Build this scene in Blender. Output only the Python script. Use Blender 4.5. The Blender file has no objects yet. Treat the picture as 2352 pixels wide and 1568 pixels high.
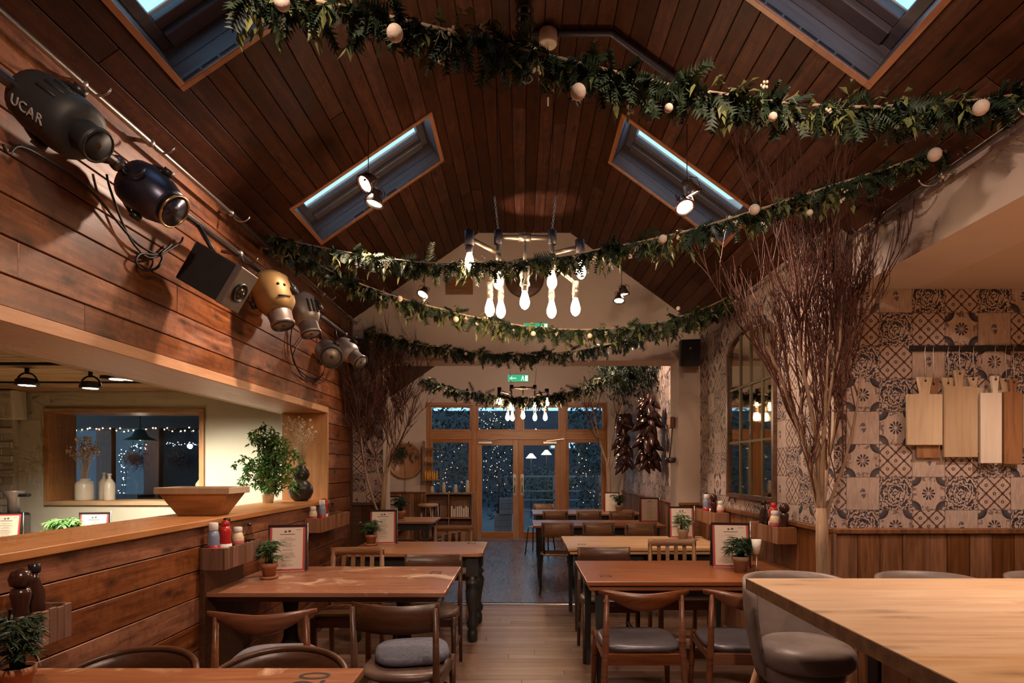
import bpy, bmesh, math, random
from mathutils import Vector, Matrix
R = random.Random(11)
PI = math.pi
scene = bpy.context.scene
COL = scene.collection

# ------------------------------------------------------------------ camera, sky, exposure
F = 1370.0            # focal length in pixels of the 2352 x 1568 frame
VX, VY = 1198.0, 1074.0
EYE = 1.45
cam_d = bpy.data.cameras.new('camera')
cam_d.sensor_width = 36.0
cam_d.lens = F / 2352.0 * 36.0
cam_d.shift_x = (1176.0 - VX) / 2352.0
cam_d.shift_y = (VY - 784.0) / 2352.0
cam_d.clip_start = 0.02
cam = bpy.data.objects.new('camera', cam_d)
cam.location = (0, 0, EYE)
cam.rotation_euler = (PI / 2, 0, 0)
COL.objects.link(cam)
scene.camera = cam

world = bpy.data.worlds.new('dusk_sky')
scene.world = world
world.use_nodes = True
_bg = world.node_tree.nodes['Background']
_bg.inputs['Color'].default_value = (0.42, 0.70, 0.92, 1)
_bg.inputs['Strength'].default_value = 1.45

scene.view_settings.view_transform = 'Standard'
scene.view_settings.look = 'None'
scene.view_settings.exposure = 0.22
scene.view_settings.gamma = 1.0
scene.view_settings.use_curve_mapping = False
scene.cycles.use_denoising = True
scene.cycles.sample_clamp_indirect = 4.0
scene.cycles.max_bounces = 5
scene.cycles.diffuse_bounces = 3
scene.cycles.glossy_bounces = 3
scene.cycles.transmission_bounces = 3
scene.cycles.use_adaptive_sampling = True
scene.cycles.adaptive_threshold = 0.07
scene.cycles.adaptive_min_samples = 12
scene.cycles.caustics_reflective = False
scene.cycles.caustics_refractive = False
scene.cycles.transparent_max_bounces = 8

BULB = 92.0           # radiance of the filament bulbs
WARM = (1.0, 0.70, 0.40)
SPOTC = (1.0, 0.70, 0.53)


def at(px, py, Y):
    return Vector(((px - VX) / F * Y, Y, EYE + (VY - py) / F * Y))


# ------------------------------------------------------------------ helpers
class MB:
    def __init__(s):
        s.v = []; s.f = []; s.s = []

    def add(s, vs, fs, smooth=False, M=None):
        o = len(s.v)
        for v in vs:
            v = Vector(v)
            s.v.append(tuple(M @ v) if M is not None else tuple(v))
        for f in fs:
            s.f.append(tuple(i + o for i in f)); s.s.append(smooth)
        return s

    def box(s, x0, x1, y0, y1, z0, z1, M=None):
        vs = [(x, y, z) for x in (x0, x1) for y in (y0, y1) for z in (z0, z1)]
        fs = [(0, 1, 3, 2), (4, 6, 7, 5), (0, 4, 5, 1), (2, 3, 7, 6), (0, 2, 6, 4), (1, 5, 7, 3)]
        return s.add(vs, fs, False, M)

    def bar(s, a, b, w, h, up=(0, 0, 1)):
        """square bar from a to b"""
        a = Vector(a); b = Vector(b); d = (b - a)
        L = d.length
        if L < 1e-6: return s
        d.normalize()
        up = Vector(up)
        if abs(d.dot(up)) > .98: up = Vector((1, 0, 0))
        x = d.cross(up).normalized(); z = x.cross(d)
        M = Matrix(((x.x, d.x, z.x, a.x), (x.y, d.y, z.y, a.y), (x.z, d.z, z.z, a.z), (0, 0, 0, 1)))
        return s.box(-w / 2, w / 2, 0, L, -h / 2, h / 2, M)

    def tube(s, pts, r, n=8, cap=True, closed=False, smooth=True):
        pts = [Vector(p) for p in pts]
        m = len(pts)
        rr = r if isinstance(r, (list, tuple)) else [r] * m
        t0 = (pts[1] - pts[0]).normalized()
        ref = Vector((0, 0, 1)) if abs(t0.z) < .9 else Vector((1, 0, 0))
        u = t0.cross(ref).normalized()
        vs = []
        for i in range(m):
            if closed: t = pts[(i + 1) % m] - pts[i - 1]
            else: t = pts[min(i + 1, m - 1)] - pts[max(i - 1, 0)]
            if t.length < 1e-9: t = t0
            t = t.normalized()
            u = (u - t * u.dot(t))
            if u.length < 1e-6: u = t.orthogonal()
            u.normalize(); w = t.cross(u)
            for k in range(n):
                a = 2 * PI * k / n
                vs.append(pts[i] + (u * math.cos(a) + w * math.sin(a)) * rr[i])
        fs = []
        for i in range(m if closed else m - 1):
            j = (i + 1) % m
            for k in range(n):
                k2 = (k + 1) % n
                fs.append((i * n + k, i * n + k2, j * n + k2, j * n + k))
        if cap and not closed:
            fs.append(tuple(range(n))[::-1]); fs.append(tuple((m - 1) * n + k for k in range(n)))
        return s.add(vs, fs, smooth)

    def lathe(s, prof, n=20, M=None, smooth=True):
        vs = []; fs = []
        for (r, z) in prof:
            r = max(r, 1e-4)
            for k in range(n):
                a = 2 * PI * k / n
                vs.append((r * math.cos(a), r * math.sin(a), z))
        for i in range(len(prof) - 1):
            for k in range(n):
                k2 = (k + 1) % n
                fs.append((i * n + k, i * n + k2, (i + 1) * n + k2, (i + 1) * n + k))
        fs.append(tuple(range(n))[::-1]); fs.append(tuple((len(prof) - 1) * n + k for k in range(n)))
        return s.add(vs, fs, smooth, M)

    def ball(s, c, r, n=10, m=7, sc=(1, 1, 1), M=None):
        vs = []; fs = []
        for i in range(m + 1):
            th = PI * i / m
            for k in range(n):
                a = 2 * PI * k / n
                vs.append((c[0] + r * sc[0] * math.sin(th) * math.cos(a), c[1] + r * sc[1] * math.sin(th) * math.sin(a), c[2] + r * sc[2] * math.cos(th)))
        for i in range(m):
            for k in range(n):
                k2 = (k + 1) % n
                fs.append((i * n + k, (i + 1) * n + k, (i + 1) * n + k2, i * n + k2))
        return s.add(vs, fs, True, M)

    def prism(s, poly, z0, z1, M=None):
        n = len(poly)
        vs = [(x, y, z0) for x, y in poly] + [(x, y, z1) for x, y in poly]
        fs = [tuple(range(n))[::-1], tuple(range(n, 2 * n))] + [(i, (i + 1) % n, n + (i + 1) % n, n + i) for i in range(n)]
        return s.add(vs, fs, False, M)

    def sheet(s, fn, nu, nv, smooth=True, closed_u=False):
        """closed solid-ish grid: fn(u,v)->point, u,v in 0..1"""
        vs = [fn(i / nu, j / nv) for i in range(nu + 1) for j in range(nv + 1)]
        fs = [(i * (nv + 1) + j, (i + 1) * (nv + 1) + j, (i + 1) * (nv + 1) + j + 1, i * (nv + 1) + j + 1) for i in range(nu) for j in range(nv)]
        return s.add(vs, fs, smooth)

    def shell(s, fo, fi, nu, nv):
        """thick sheet between an outer and an inner surface"""
        o = len(s.v)
        s.sheet(fo, nu, nv)
        o2 = len(s.v)
        s.sheet(fi, nu, nv)
        W = nv + 1
        def A(i, j): return o + i * W + j
        def B(i, j): return o2 + i * W + j
        ex = []
        for i in range(nu):
            ex.append((A(i, 0), B(i, 0), B(i + 1, 0), A(i + 1, 0)))
            ex.append((A(i, nv), A(i + 1, nv), B(i + 1, nv), B(i, nv)))
        for j in range(nv):
            ex.append((A(0, j), A(0, j + 1), B(0, j + 1), B(0, j)))
            ex.append((A(nu, j), B(nu, j), B(nu, j + 1), A(nu, j + 1)))
        for f in ex:
            s.f.append(f); s.s.append(True)
        return s

    def build(s, name, mat, parent=None, bevel=0.0, seg=1, fix=True, weld=False):
        me = bpy.data.meshes.new(name)
        me.from_pydata(s.v, [], s.f)
        me.polygons.foreach_set('use_smooth', s.s)
        if fix or bevel or weld:
            bm = bmesh.new(); bm.from_mesh(me)
            if weld: bmesh.ops.remove_doubles(bm, verts=bm.verts, dist=1e-5)
            if fix: bmesh.ops.recalc_face_normals(bm, faces=bm.faces)
            if bevel:
                es = [e for e in bm.edges if len(e.link_faces) == 2 and e.calc_face_angle(0) > .5]
                bmesh.ops.bevel(bm, geom=es, offset=bevel, segments=seg, profile=.5, affect='EDGES', clamp_overlap=True)
            bm.to_mesh(me); bm.free()
        me.update()
        me.materials.append(MAT[mat] if isinstance(mat, str) else mat)
        return link(name, me, parent)


def link(name, data, parent=None):
    o = bpy.data.objects.new(name, data)
    COL.objects.link(o)
    if parent is not None: o.parent = parent
    return o


def box(name, mat, x0, x1, y0, y1, z0, z1, parent=None, bevel=0.0):
    """a box mesh whose origin is its own centre"""
    c = Vector(((x0 + x1) / 2, (y0 + y1) / 2, (z0 + z1) / 2))
    o = MB().box(x0 - c.x, x1 - c.x, y0 - c.y, y1 - c.y, z0 - c.z, z1 - c.z).build(name, mat, parent, bevel)
    o.location = c
    return o


def tag(o, label, cat, group=None):
    o['label'] = label; o['category'] = cat
    if group: o['group'] = group
    return o


def thing(name, label, cat, loc=(0, 0, 0), rz=0.0, group=None):
    o = bpy.data.objects.new(name, None)
    COL.objects.link(o)
    o.empty_display_size = .1
    o.location = loc; o.rotation_euler = (0, 0, rz)
    return tag(o, label, cat, group)


def struct(name):
    o = bpy.data.objects.new(name, None); COL.objects.link(o); o['kind'] = 'structure'
    return o


def place(o, M):
    """world placement of a child of a top-level object"""
    o.matrix_basis = o.parent.matrix_basis.inverted() @ M if o.parent else M
    return o


def copy_tree(o, parent=None):
    c = o.copy(); COL.objects.link(c)
    if parent is not None: c.parent = parent
    for ch in o.children: copy_tree(ch, c)
    return c


def put(root, loc, rz, label):
    root.location = loc; root.rotation_euler = (0, 0, rz); root['label'] = label
    return root


def axes(origin, z, xhint=(1, 0, 0)):
    """matrix whose local +z points along z"""
    z = Vector(z).normalized(); x = Vector(xhint); x = (x - z * x.dot(z)).normalized(); y = z.cross(x)
    o = Vector(origin)
    return Matrix(((x.x, y.x, z.x, o.x), (x.y, y.y, z.y, o.y), (x.z, y.z, z.z, o.z), (0, 0, 0, 1)))


def text_mesh(name, s, size, mat, parent, M, extrude=.0006):
    c = bpy.data.curves.new(name, 'FONT'); c.body = s; c.size = size; c.align_x = 'CENTER'; c.align_y = 'CENTER'; c.extrude = extrude
    t = bpy.data.objects.new(name, c); COL.objects.link(t)
    bpy.context.view_layer.update()
    me = bpy.data.meshes.new_from_object(t.evaluated_get(bpy.context.evaluated_depsgraph_get()))
    bpy.data.objects.remove(t)
    me.transform(M); me.materials.clear(); me.materials.append(MAT[mat])
    return link(name, me, parent)


# ------------------------------------------------------------------ materials
MAT = {}


class NT:
    def __init__(s, name):
        m = bpy.data.materials.new(name); m.use_nodes = True
        MAT[name] = m
        s.t = m.node_tree; s.n = s.t.nodes; s.b = s.n['Principled BSDF']; s.out = s.n['Material Output']

    def new(s, typ, **kw):
        n = s.n.new(typ)
        for k, v in kw.items(): setattr(n, k, v)
        return n

    def lk(s, a, b): s.t.links.new(a, b)

    def val(s, sock, v):
        if hasattr(v, 'is_linked') or isinstance(v, bpy.types.NodeSocket): s.lk(v, sock)
        else: sock.default_value = v

    def m(s, op, a, b=None, c=None, clamp=False):
        n = s.new('ShaderNodeMath', operation=op); n.use_clamp = clamp
        s.val(n.inputs[0], a)
        if b is not None: s.val(n.inputs[1], b)
        if c is not None: s.val(n.inputs[2], c)
        return n.outputs[0]

    def mix(s, f, a, b, blend='MIX'):
        n = s.new('ShaderNodeMix', data_type='RGBA', blend_type=blend)
        s.val(n.inputs[0], f); s.val(n.inputs[6], a); s.val(n.inputs[7], b)
        return n.outputs[2]

    def noise(s, vec, scale, detail=3, rough=.55, dist=0.0):
        n = s.new('ShaderNodeTexNoise'); s.lk(vec, n.inputs['Vector'])
        n.inputs['Scale'].default_value = scale; n.inputs['Detail'].default_value = detail
        n.inputs['Roughness'].default_value = rough; n.inputs['Distortion'].default_value = dist
        return n.outputs['Fac']

    def voro(s, vec, scale, feature='F1'):
        n = s.new('ShaderNodeTexVoronoi', feature=feature); s.lk(vec, n.inputs['Vector']); n.inputs['Scale'].default_value = scale
        return n.outputs['Distance']

    def coord(s, scale=(1, 1, 1), rnd=True):
        tc = s.new('ShaderNodeTexCoord'); v = tc.outputs['Object']
        if rnd:
            oi = s.new('ShaderNodeObjectInfo')
            sc = s.new('ShaderNodeVectorMath', operation='SCALE'); sc.inputs[0].default_value = (37, 91, 53); s.lk(oi.outputs['Random'], sc.inputs['Scale'])
            ad = s.new('ShaderNodeVectorMath', operation='ADD'); s.lk(v, ad.inputs[0]); s.lk(sc.outputs[0], ad.inputs[1]); v = ad.outputs[0]
            s.rand = oi.outputs['Random']
        mp = s.new('ShaderNodeMapping'); s.lk(v, mp.inputs['Vector']); mp.inputs['Scale'].default_value = scale
        return mp.outputs['Vector'], v

    def ramp(s, f, stops):
        n = s.new('ShaderNodeValToRGB'); s.lk(f, n.inputs[0])
        e = n.color_ramp.elements
        e[0].position, e[0].color = stops[0][0], (*stops[0][1], 1)
        e[1].position, e[1].color = stops[-1][0], (*stops[-1][1], 1)
        for p, c in stops[1:-1]:
            k = e.new(p); k.color = (*c, 1)
        return n.outputs[0]

    def bump(s, h, strength=.2, dist=.01):
        n = s.new('ShaderNodeBump'); s.lk(h, n.inputs['Height']); n.inputs['Strength'].default_value = strength; n.inputs['Distance'].default_value = dist
        s.lk(n.outputs[0], s.b.inputs['Normal'])


def plain(name, col, rough=.5, metal=0.0, spec=.5, noise=0.0, nscale=8.0, trans=0.0, coat=0.0, bump=0.0):
    t = NT(name); b = t.b
    b.inputs['Roughness'].default_value = rough; b.inputs['Metallic'].default_value = metal
    b.inputs['Specular IOR Level'].default_value = spec
    b.inputs['Coat Weight'].default_value = coat
    if noise or bump:
        v, _ = t.coord((1, 1, 1))
        f = t.noise(v, nscale, 4)
        if noise:
            lo = tuple(c * (1 - noise) for c in col); hi = tuple(min(1, c * (1 + noise)) for c in col)
            t.lk(t.ramp(f, [(.3, lo), (.7, hi)]), b.inputs['Base Color'])
        else: b.inputs['Base Color'].default_value = (*col, 1)
        if bump: t.bump(f, bump, .004)
    else:
        b.inputs['Base Color'].default_value = (*col, 1)
    return t


def emit(name, col, strength):
    t = NT(name); b = t.b
    b.inputs['Base Color'].default_value = (*col, 1)
    b.inputs['Emission Color'].default_value = (*col, 1); b.inputs['Emission Strength'].default_value = strength
    return t


def wood(name, dark, mid, light, axis='X', rough=.42, var=.25, knots=.6, gs=1.0, spec=.5, wear=None, bump=.12, blot=1.0, thin=None):
    t = NT(name); b = t.b
    lo, hi = 1.1 * gs, 13.0 * gs
    sc = {'X': (lo, hi, hi), 'Y': (hi, lo, hi), 'Z': (hi, hi, lo)}[axis]
    v, raw = t.coord(sc)
    g = t.noise(v, 2.2, 6, .62, .7)
    c = t.ramp(g, [(.28, dark), (.5, mid), (.74, light)])
    blotch = t.noise(raw, 2.6 * gs, 3)
    c = t.mix(t.m('MULTIPLY', t.m('SUBTRACT', blotch, .36, clamp=True), .9 * blot, clamp=True), c, (*dark, 1))
    if blot > 1.2:
        mot = t.noise(raw, 17.0, 5, .7)
        c = t.mix(t.m('MULTIPLY', t.m('SUBTRACT', mot, .47, clamp=True), 2.6, clamp=True), c, tuple(x * .55 for x in dark) + (1,))
    if knots:
        k2 = {'X': (2.2, 7, 7), 'Y': (7, 2.2, 7), 'Z': (7, 7, 2.2)}[axis]
        mp = t.new('ShaderNodeMapping'); t.lk(raw, mp.inputs['Vector']); mp.inputs['Scale'].default_value = tuple(0.0 if thin == a_ else q * gs for q, a_ in zip(k2, 'XYZ'))
        wob = t.new('ShaderNodeVectorMath', operation='ADD'); t.lk(mp.outputs[0], wob.inputs[0])
        nz = t.new('ShaderNodeTexNoise'); t.lk(raw, nz.inputs['Vector']); nz.inputs['Scale'].default_value = 22
        ws = t.new('ShaderNodeVectorMath', operation='SCALE'); t.lk(nz.outputs['Color'], ws.inputs[0]); ws.inputs['Scale'].default_value = .16
        t.lk(ws.outputs[0], wob.inputs[1])
        if thin:
            sp_ = t.new('ShaderNodeSeparateXYZ'); t.lk(wob.outputs[0], sp_.inputs[0]); cb_ = t.new('ShaderNodeCombineXYZ')
            i0, i1 = {'X': (1, 2), 'Y': (0, 2), 'Z': (0, 1)}[thin]
            t.lk(sp_.outputs[i0], cb_.inputs[0]); t.lk(sp_.outputs[i1], cb_.inputs[1])
            vn = t.new('ShaderNodeTexVoronoi', feature='F1', voronoi_dimensions='2D'); t.lk(cb_.outputs[0], vn.inputs['Vector']); vn.inputs['Scale'].default_value = .8
            d = vn.outputs['Distance']
        else:
            d = t.voro(wob.outputs[0], .95)
        kf = t.m('MULTIPLY', t.m('SUBTRACT', 1.0, t.m('MULTIPLY', d, 7.0), clamp=True), knots)
        c = t.mix(kf, c, tuple(x * .22 for x in dark) + (1,))
    if wear:
        wf = t.m('MULTIPLY', t.m('SUBTRACT', t.noise(raw, 3.5, 5, .6, 1.0), .56, clamp=True), 9.0, clamp=True)
        c = t.mix(wf, c, (*wear, 1))
    hs = t.new('ShaderNodeHueSaturation'); t.lk(c, hs.inputs['Color'])
    t.lk(t.m('MULTIPLY_ADD', t.rand, 2 * var, 1 - var), hs.inputs['Value'])
    t.lk(t.m('MULTIPLY_ADD', t.rand, -.25, 1.12), hs.inputs['Saturation'])
    t.lk(hs.outputs[0], b.inputs['Base Color'])
    b.inputs['Specular IOR Level'].default_value = spec
    t.lk(t.m('MULTIPLY_ADD', g, .25, rough - .1), b.inputs['Roughness'])
    if bump: t.bump(g, bump, .004)
    return t


# woods
wood('ceiling_wood', (.032, .0085, .003), (.07, .020, .007), (.12, .039, .014), 'Y', rough=.55, var=.38, knots=.8, blot=1.5, spec=.22, thin='Z')
wood('wall_wood', (.10, .028, .010), (.28, .094, .034), (.43, .17, .069), 'Y', rough=.40, var=.22, knots=.95, blot=1.7, thin='X')
wood('bar_ceiling_wood', (.30, .17, .08), (.42, .26, .13), (.5, .33, .18), 'X', rough=.5, var=.14, knots=.2, thin='Z')
wood('oak_lining', (.42, .19, .075), (.56, .27, .115), (.64, .34, .16), 'Y', rough=.42, var=.06, knots=.12)
wood('oak_lining_z', (.42, .20, .08), (.56, .29, .13), (.64, .37, .18), 'Z', rough=.42, var=.06, knots=.12)
wood('oak_lining_x', (.36, .20, .09), (.52, .31, .15), (.62, .4, .22), 'X', rough=.42, var=.06, knots=.12)
wood('dado_wood', (.10, .038, .014), (.25, .10, .036), (.38, .175, .07), 'Z', rough=.5, var=.32, knots=.5, thin='Y')
wood('floor_wood', (.21, .115, .075), (.31, .18, .12), (.39, .245, .17), 'X', rough=.38, var=.2, knots=.15, bump=.06, thin='Z')
wood('floor_dark', (.09, .055, .055), (.135, .083, .082), (.18, .112, .108), 'Y', rough=.26, var=.1, knots=0, bump=.04)
wood('island_wood', (.60, .36, .19), (.76, .50, .29), (.85, .61, .39), 'X', rough=.38, var=.04, knots=.5, gs=.8, thin='Z')
wood('panel_wood', (.34, .2, .1), (.46, .28, .15), (.56, .37, .21), 'Z', rough=.5, var=.12, knots=.3, thin='X')
wood('table_worn', (.24, .075, .026), (.36, .13, .046), (.44, .18, .07), 'X', rough=.30, var=.06, knots=.1, wear=(.74, .47, .28), thin='Z')
wood('table_red', (.24, .085, .038), (.33, .125, .058), (.40, .17, .082), 'X', rough=.30, var=.06, knots=.05)
wood('table_pale', (.52, .29, .14), (.66, .41, .22), (.74, .5, .3), 'X', rough=.32, var=.06, knots=.15, thin='Z')
wood('table_brown', (.32, .145, .07), (.45, .225, .12), (.54, .30, .17), 'X', rough=.33, var=.06, knots=.1)
wood('chair_teak', (.11, .032, .014), (.20, .066, .027), (.29, .11, .045), 'X', rough=.28, var=.14, knots=0)
wood('chair_dark', (.06, .026, .014), (.11, .05, .027), (.17, .085, .048), 'X', rough=.30, var=.2, knots=0)
wood('chair_mid', (.2, .09, .04), (.31, .155, .075), (.4, .22, .115), 'X', rough=.32, var=.15, knots=0)
wood('door_wood', (.33, .12, .04), (.46, .19, .065), (.56, .26, .10), 'Z', rough=.33, var=.1, knots=.1)
wood('door_wood_x', (.33, .12, .04), (.46, .19, .065), (.56, .26, .10), 'X', rough=.33, var=.1, knots=.1)
wood('court_post', (.10, .032, .012), (.17, .06, .024), (.23, .09, .038), 'Z', rough=.4, var=.1, knots=.1)
wood('stool_leg', (.4, .19, .075), (.54, .28, .12), (.62, .36, .17), 'Z', rough=.4, var=.06, knots=0)
wood('crate_wood', (.11, .05, .03), (.19, .09, .055), (.26, .135, .085), 'Z', rough=.5, var=.3, knots=.2)
wood('crate_red', (.2, .075, .035), (.3, .13, .06), (.38, .185, .09), 'Z', rough=.5, var=.2, knots=.2)
wood('board_pale', (.55, .4, .25), (.68, .52, .34), (.76, .61, .43), 'Z', rough=.5, var=.05, knots=.35, thin='Y')
wood('board_tan', (.46, .33, .21), (.55, .41, .27), (.62, .48, .33), 'Z', rough=.5, var=.06, knots=.05)
wood('board_white', (.72, .60, .48), (.80, .69, .57), (.85, .76, .65), 'Z', rough=.45, var=.04, knots=.02)
wood('board_brown', (.2, .085, .03), (.33, .15, .06), (.42, .21, .09), 'Z', rough=.42, var=.06, knots=.2)
wood('trough_wood', (.28, .12, .045), (.42, .2, .08), (.5, .27, .12), 'X', rough=.4, var=.05, knots=.1)
wood('bark', (.24, .14, .085), (.38, .25, .16), (.5, .36, .25), 'Z', rough=.75, var=.1, knots=.4, gs=1.6, bump=.3)
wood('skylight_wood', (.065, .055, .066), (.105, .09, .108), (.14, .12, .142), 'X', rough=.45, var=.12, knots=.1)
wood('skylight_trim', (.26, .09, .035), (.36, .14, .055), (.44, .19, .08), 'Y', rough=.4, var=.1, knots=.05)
plain('twig', (.10, .032, .018), .7, noise=.4, nscale=30)
plain('dry_stem', (.62, .46, .3), .8)
plain('dry_flower', (.78, .65, .5), .9)
# plaster, paint
plain('plaster', (.64, .52, .45), .75, noise=.05, nscale=2.5)
plain('plaster_bar', (.66, .62, .50), .8, noise=.04, nscale=2.0)
plain('plaster_alcove', (.60, .47, .37), .8, noise=.04, nscale=2.0)
plain('brick_white', (.66, .60, .50), .8, noise=.12, nscale=20, bump=.3)
plain('mortar', (.55, .50, .42), .9)
plain('green_black', (.030, .033, .030), .42, noise=.2, nscale=10)
plain('black_iron', (.018, .016, .016), .38, spec=.5)
plain('black_matt', (.016, .015, .016), .6, noise=.3, nscale=14)
plain('black_gloss', (.02, .017, .018), .25)
plain('grille', (.012, .012, .013), .8, bump=.5, nscale=220)
plain('steel', (.55, .53, .50), .32, metal=1)
plain('steel_dark', (.16, .145, .15), .38, metal=1, noise=.3, nscale=6)
plain('lamp_black', (.018, .019, .020), .58, noise=.3, nscale=6)
plain('lamp_blue', (.075, .075, .115), .34, metal=.85, noise=.3, nscale=7)
plain('lamp_gold', (.27, .165, .06), .5, metal=.45, noise=.25, nscale=6)
plain('lamp_silver', (.34, .30, .28), .45, metal=.5, noise=.25, nscale=6)
plain('lamp_grey', (.22, .18, .16), .42, metal=.6, noise=.2, nscale=6)
plain('bar_olive', (.10, .075, .03), .5)
plain('brass', (.62, .42, .2), .3, metal=1)
plain('pipe_iron', (.36, .30, .25), .38, metal=.85, noise=.2, nscale=9)
plain('pipe_dark', (.06, .055, .075), .45, metal=.5)
plain('white_paint', (.72, .68, .6), .45)
plain('cream_plastic', (.7, .64, .54), .5)
plain('leather_grey', (.28, .225, .20), .42, noise=.12, nscale=14, bump=.12)
plain('leather_dark', (.085, .075, .085), .30, noise=.2, nscale=12, bump=.1)
plain('leather_brown', (.17, .11, .085), .32, noise=.2, nscale=12, bump=.1)
plain('cushion_blue', (.15, .155, .20), .85, noise=.22, nscale=60, bump=.5)
plain('cushion_grey', (.24, .235, .27), .85, noise=.18, nscale=30, bump=.4)
plain('terracotta', (.42, .19, .10), .7, noise=.18, nscale=9)
plain('stone_pot', (.40, .31, .24), .8, noise=.2, nscale=12)
plain('end_grain_shaded', (.20, .10, .048), .6, noise=.35, nscale=25)  # end grain, its brown deepened for the shade on that side
plain('soil', (.04, .025, .018), .95)
plain('ceramic_white', (.70, .64, .54), .3, noise=.05, nscale=6)
plain('ceramic_tan', (.56, .47, .35), .4, noise=.1, nscale=9)
plain('vase_black', (.022, .019, .019), .38, noise=.25, nscale=9)
plain('paper', (.74, .64, .54), .8)
plain('menu_red', (.50, .06, .06), .6)
plain('menu_ink', (.10, .08, .08), .8)
plain('menu_black', (.03, .022, .022), .45)
plain('ink_black', (.018, .012, .010), .6)
plain('paint_letter', (.42, .40, .39), .7)
plain('fir', (.022, .042, .017), .6, noise=.5, nscale=14)
plain('fir_dark', (.014, .030, .017), .6, noise=.4, nscale=14)
plain('olive_leaf', (.13, .145, .045), .5, noise=.4, nscale=10)
plain('lichen', (.30, .30, .21), .8, noise=.25, nscale=20)
plain('white_flower', (.66, .58, .44), .8)
plain('felt', (.68, .56, .46), .95, noise=.08, nscale=60, bump=.5)
plain('rope', (.46, .34, .24), .9, noise=.3, nscale=60)
plain('ficus_leaf', (.13, .30, .08), .38, noise=.55, nscale=9)
plain('palm_leaf', (.055, .12, .035), .45, noise=.4, nscale=12)
plain('palm_dark', (.025, .055, .022), .45, noise=.4, nscale=12)
plain('pepper', (.045, .015, .012), .28, noise=.4, nscale=10)
plain('cable', (.012, .010, .010), .5)
plain('copper', (.30, .14, .08), .35, metal=1)
plain('cap_white', (.75, .73, .70), .35)
plain('sauce_red', (.45, .02, .018), .28)
plain('sauce_yellow', (.75, .42, .03), .3)
plain('sauce_brown', (.05, .018, .012), .22)
plain('sauce_cream', (.72, .56, .38), .35)
plain('label_blue', (.22, .27, .38), .4)
plain('juice', (.80, .35, .03), .25)
plain('book_a', (.35, .06, .06), .6)
plain('book_b', (.5, .42, .33), .6)
plain('book_c', (.08, .1, .16), .6)
plain('lens', (.10, .075, .045), .12, metal=.6)
plain('hedge', (.011, .02, .011), .7, noise=.5, nscale=10)
plain('paving', (.04, .048, .06), .45, noise=.25, nscale=3)
plain('fence_rail', (.16, .16, .17), .6)
plain('night_wall', (.03, .033, .042), .8)
plain('night_wood', (.055, .03, .02), .6, noise=.3, nscale=5)
plain('exit_green', (.02, .28, .13), .5)
plain('teal_shade', (.03, .10, .10), .4)
# light givers
emit('bulb_glow', (1.0, .68, .40), BULB)
emit('spot_glow', (1.0, .90, .76), 26.0)
emit('bar_spot_glow', (1.0, .88, .62), 14.0)
emit('fairy_glow', (1.0, .72, .38), 3.0)
emit('fairy_cool', (.75, .95, 1.0), 3.0)
emit('exit_glow', (.03, .6, .32), .45)
emit('exit_white', (.75, 1.0, .85), .9)
emit('lit_window', (.55, .75, 1.0), .9)
emit('lit_shop', (1.0, .78, .5), 3.0)


def glass(name, tint=(.9, .95, 1.0), refl=.09, rough=.02):
    t = NT(name); n = t.n
    tr = t.new('ShaderNodeBsdfTransparent'); tr.inputs[0].default_value = (*tint, 1)
    gl = t.new('ShaderNodeBsdfGlossy'); gl.inputs['Roughness'].default_value = rough
    fr = t.new('ShaderNodeFresnel'); fr.inputs[0].default_value = 1.45
    ge = t.new('ShaderNodeNewGeometry')
    f = t.m('MULTIPLY', t.m('ADD', fr.outputs[0], refl - .04, clamp=True), t.m('SUBTRACT', 1.0, ge.outputs['Backfacing']))
    mx = t.new('ShaderNodeMixShader'); t.lk(f, mx.inputs[0]); t.lk(tr.outputs[0], mx.inputs[1]); t.lk(gl.outputs[0], mx.inputs[2])
    t.lk(mx.outputs[0], t.out.inputs[0])


glass('window_glass')
glass('skylight_glass', (.93, .97, 1.0), .05)
glass('jar_glass', (.72, .76, .74), .12)
t = plain('mirror', (.62, .56, .44), .03, metal=1)


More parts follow.
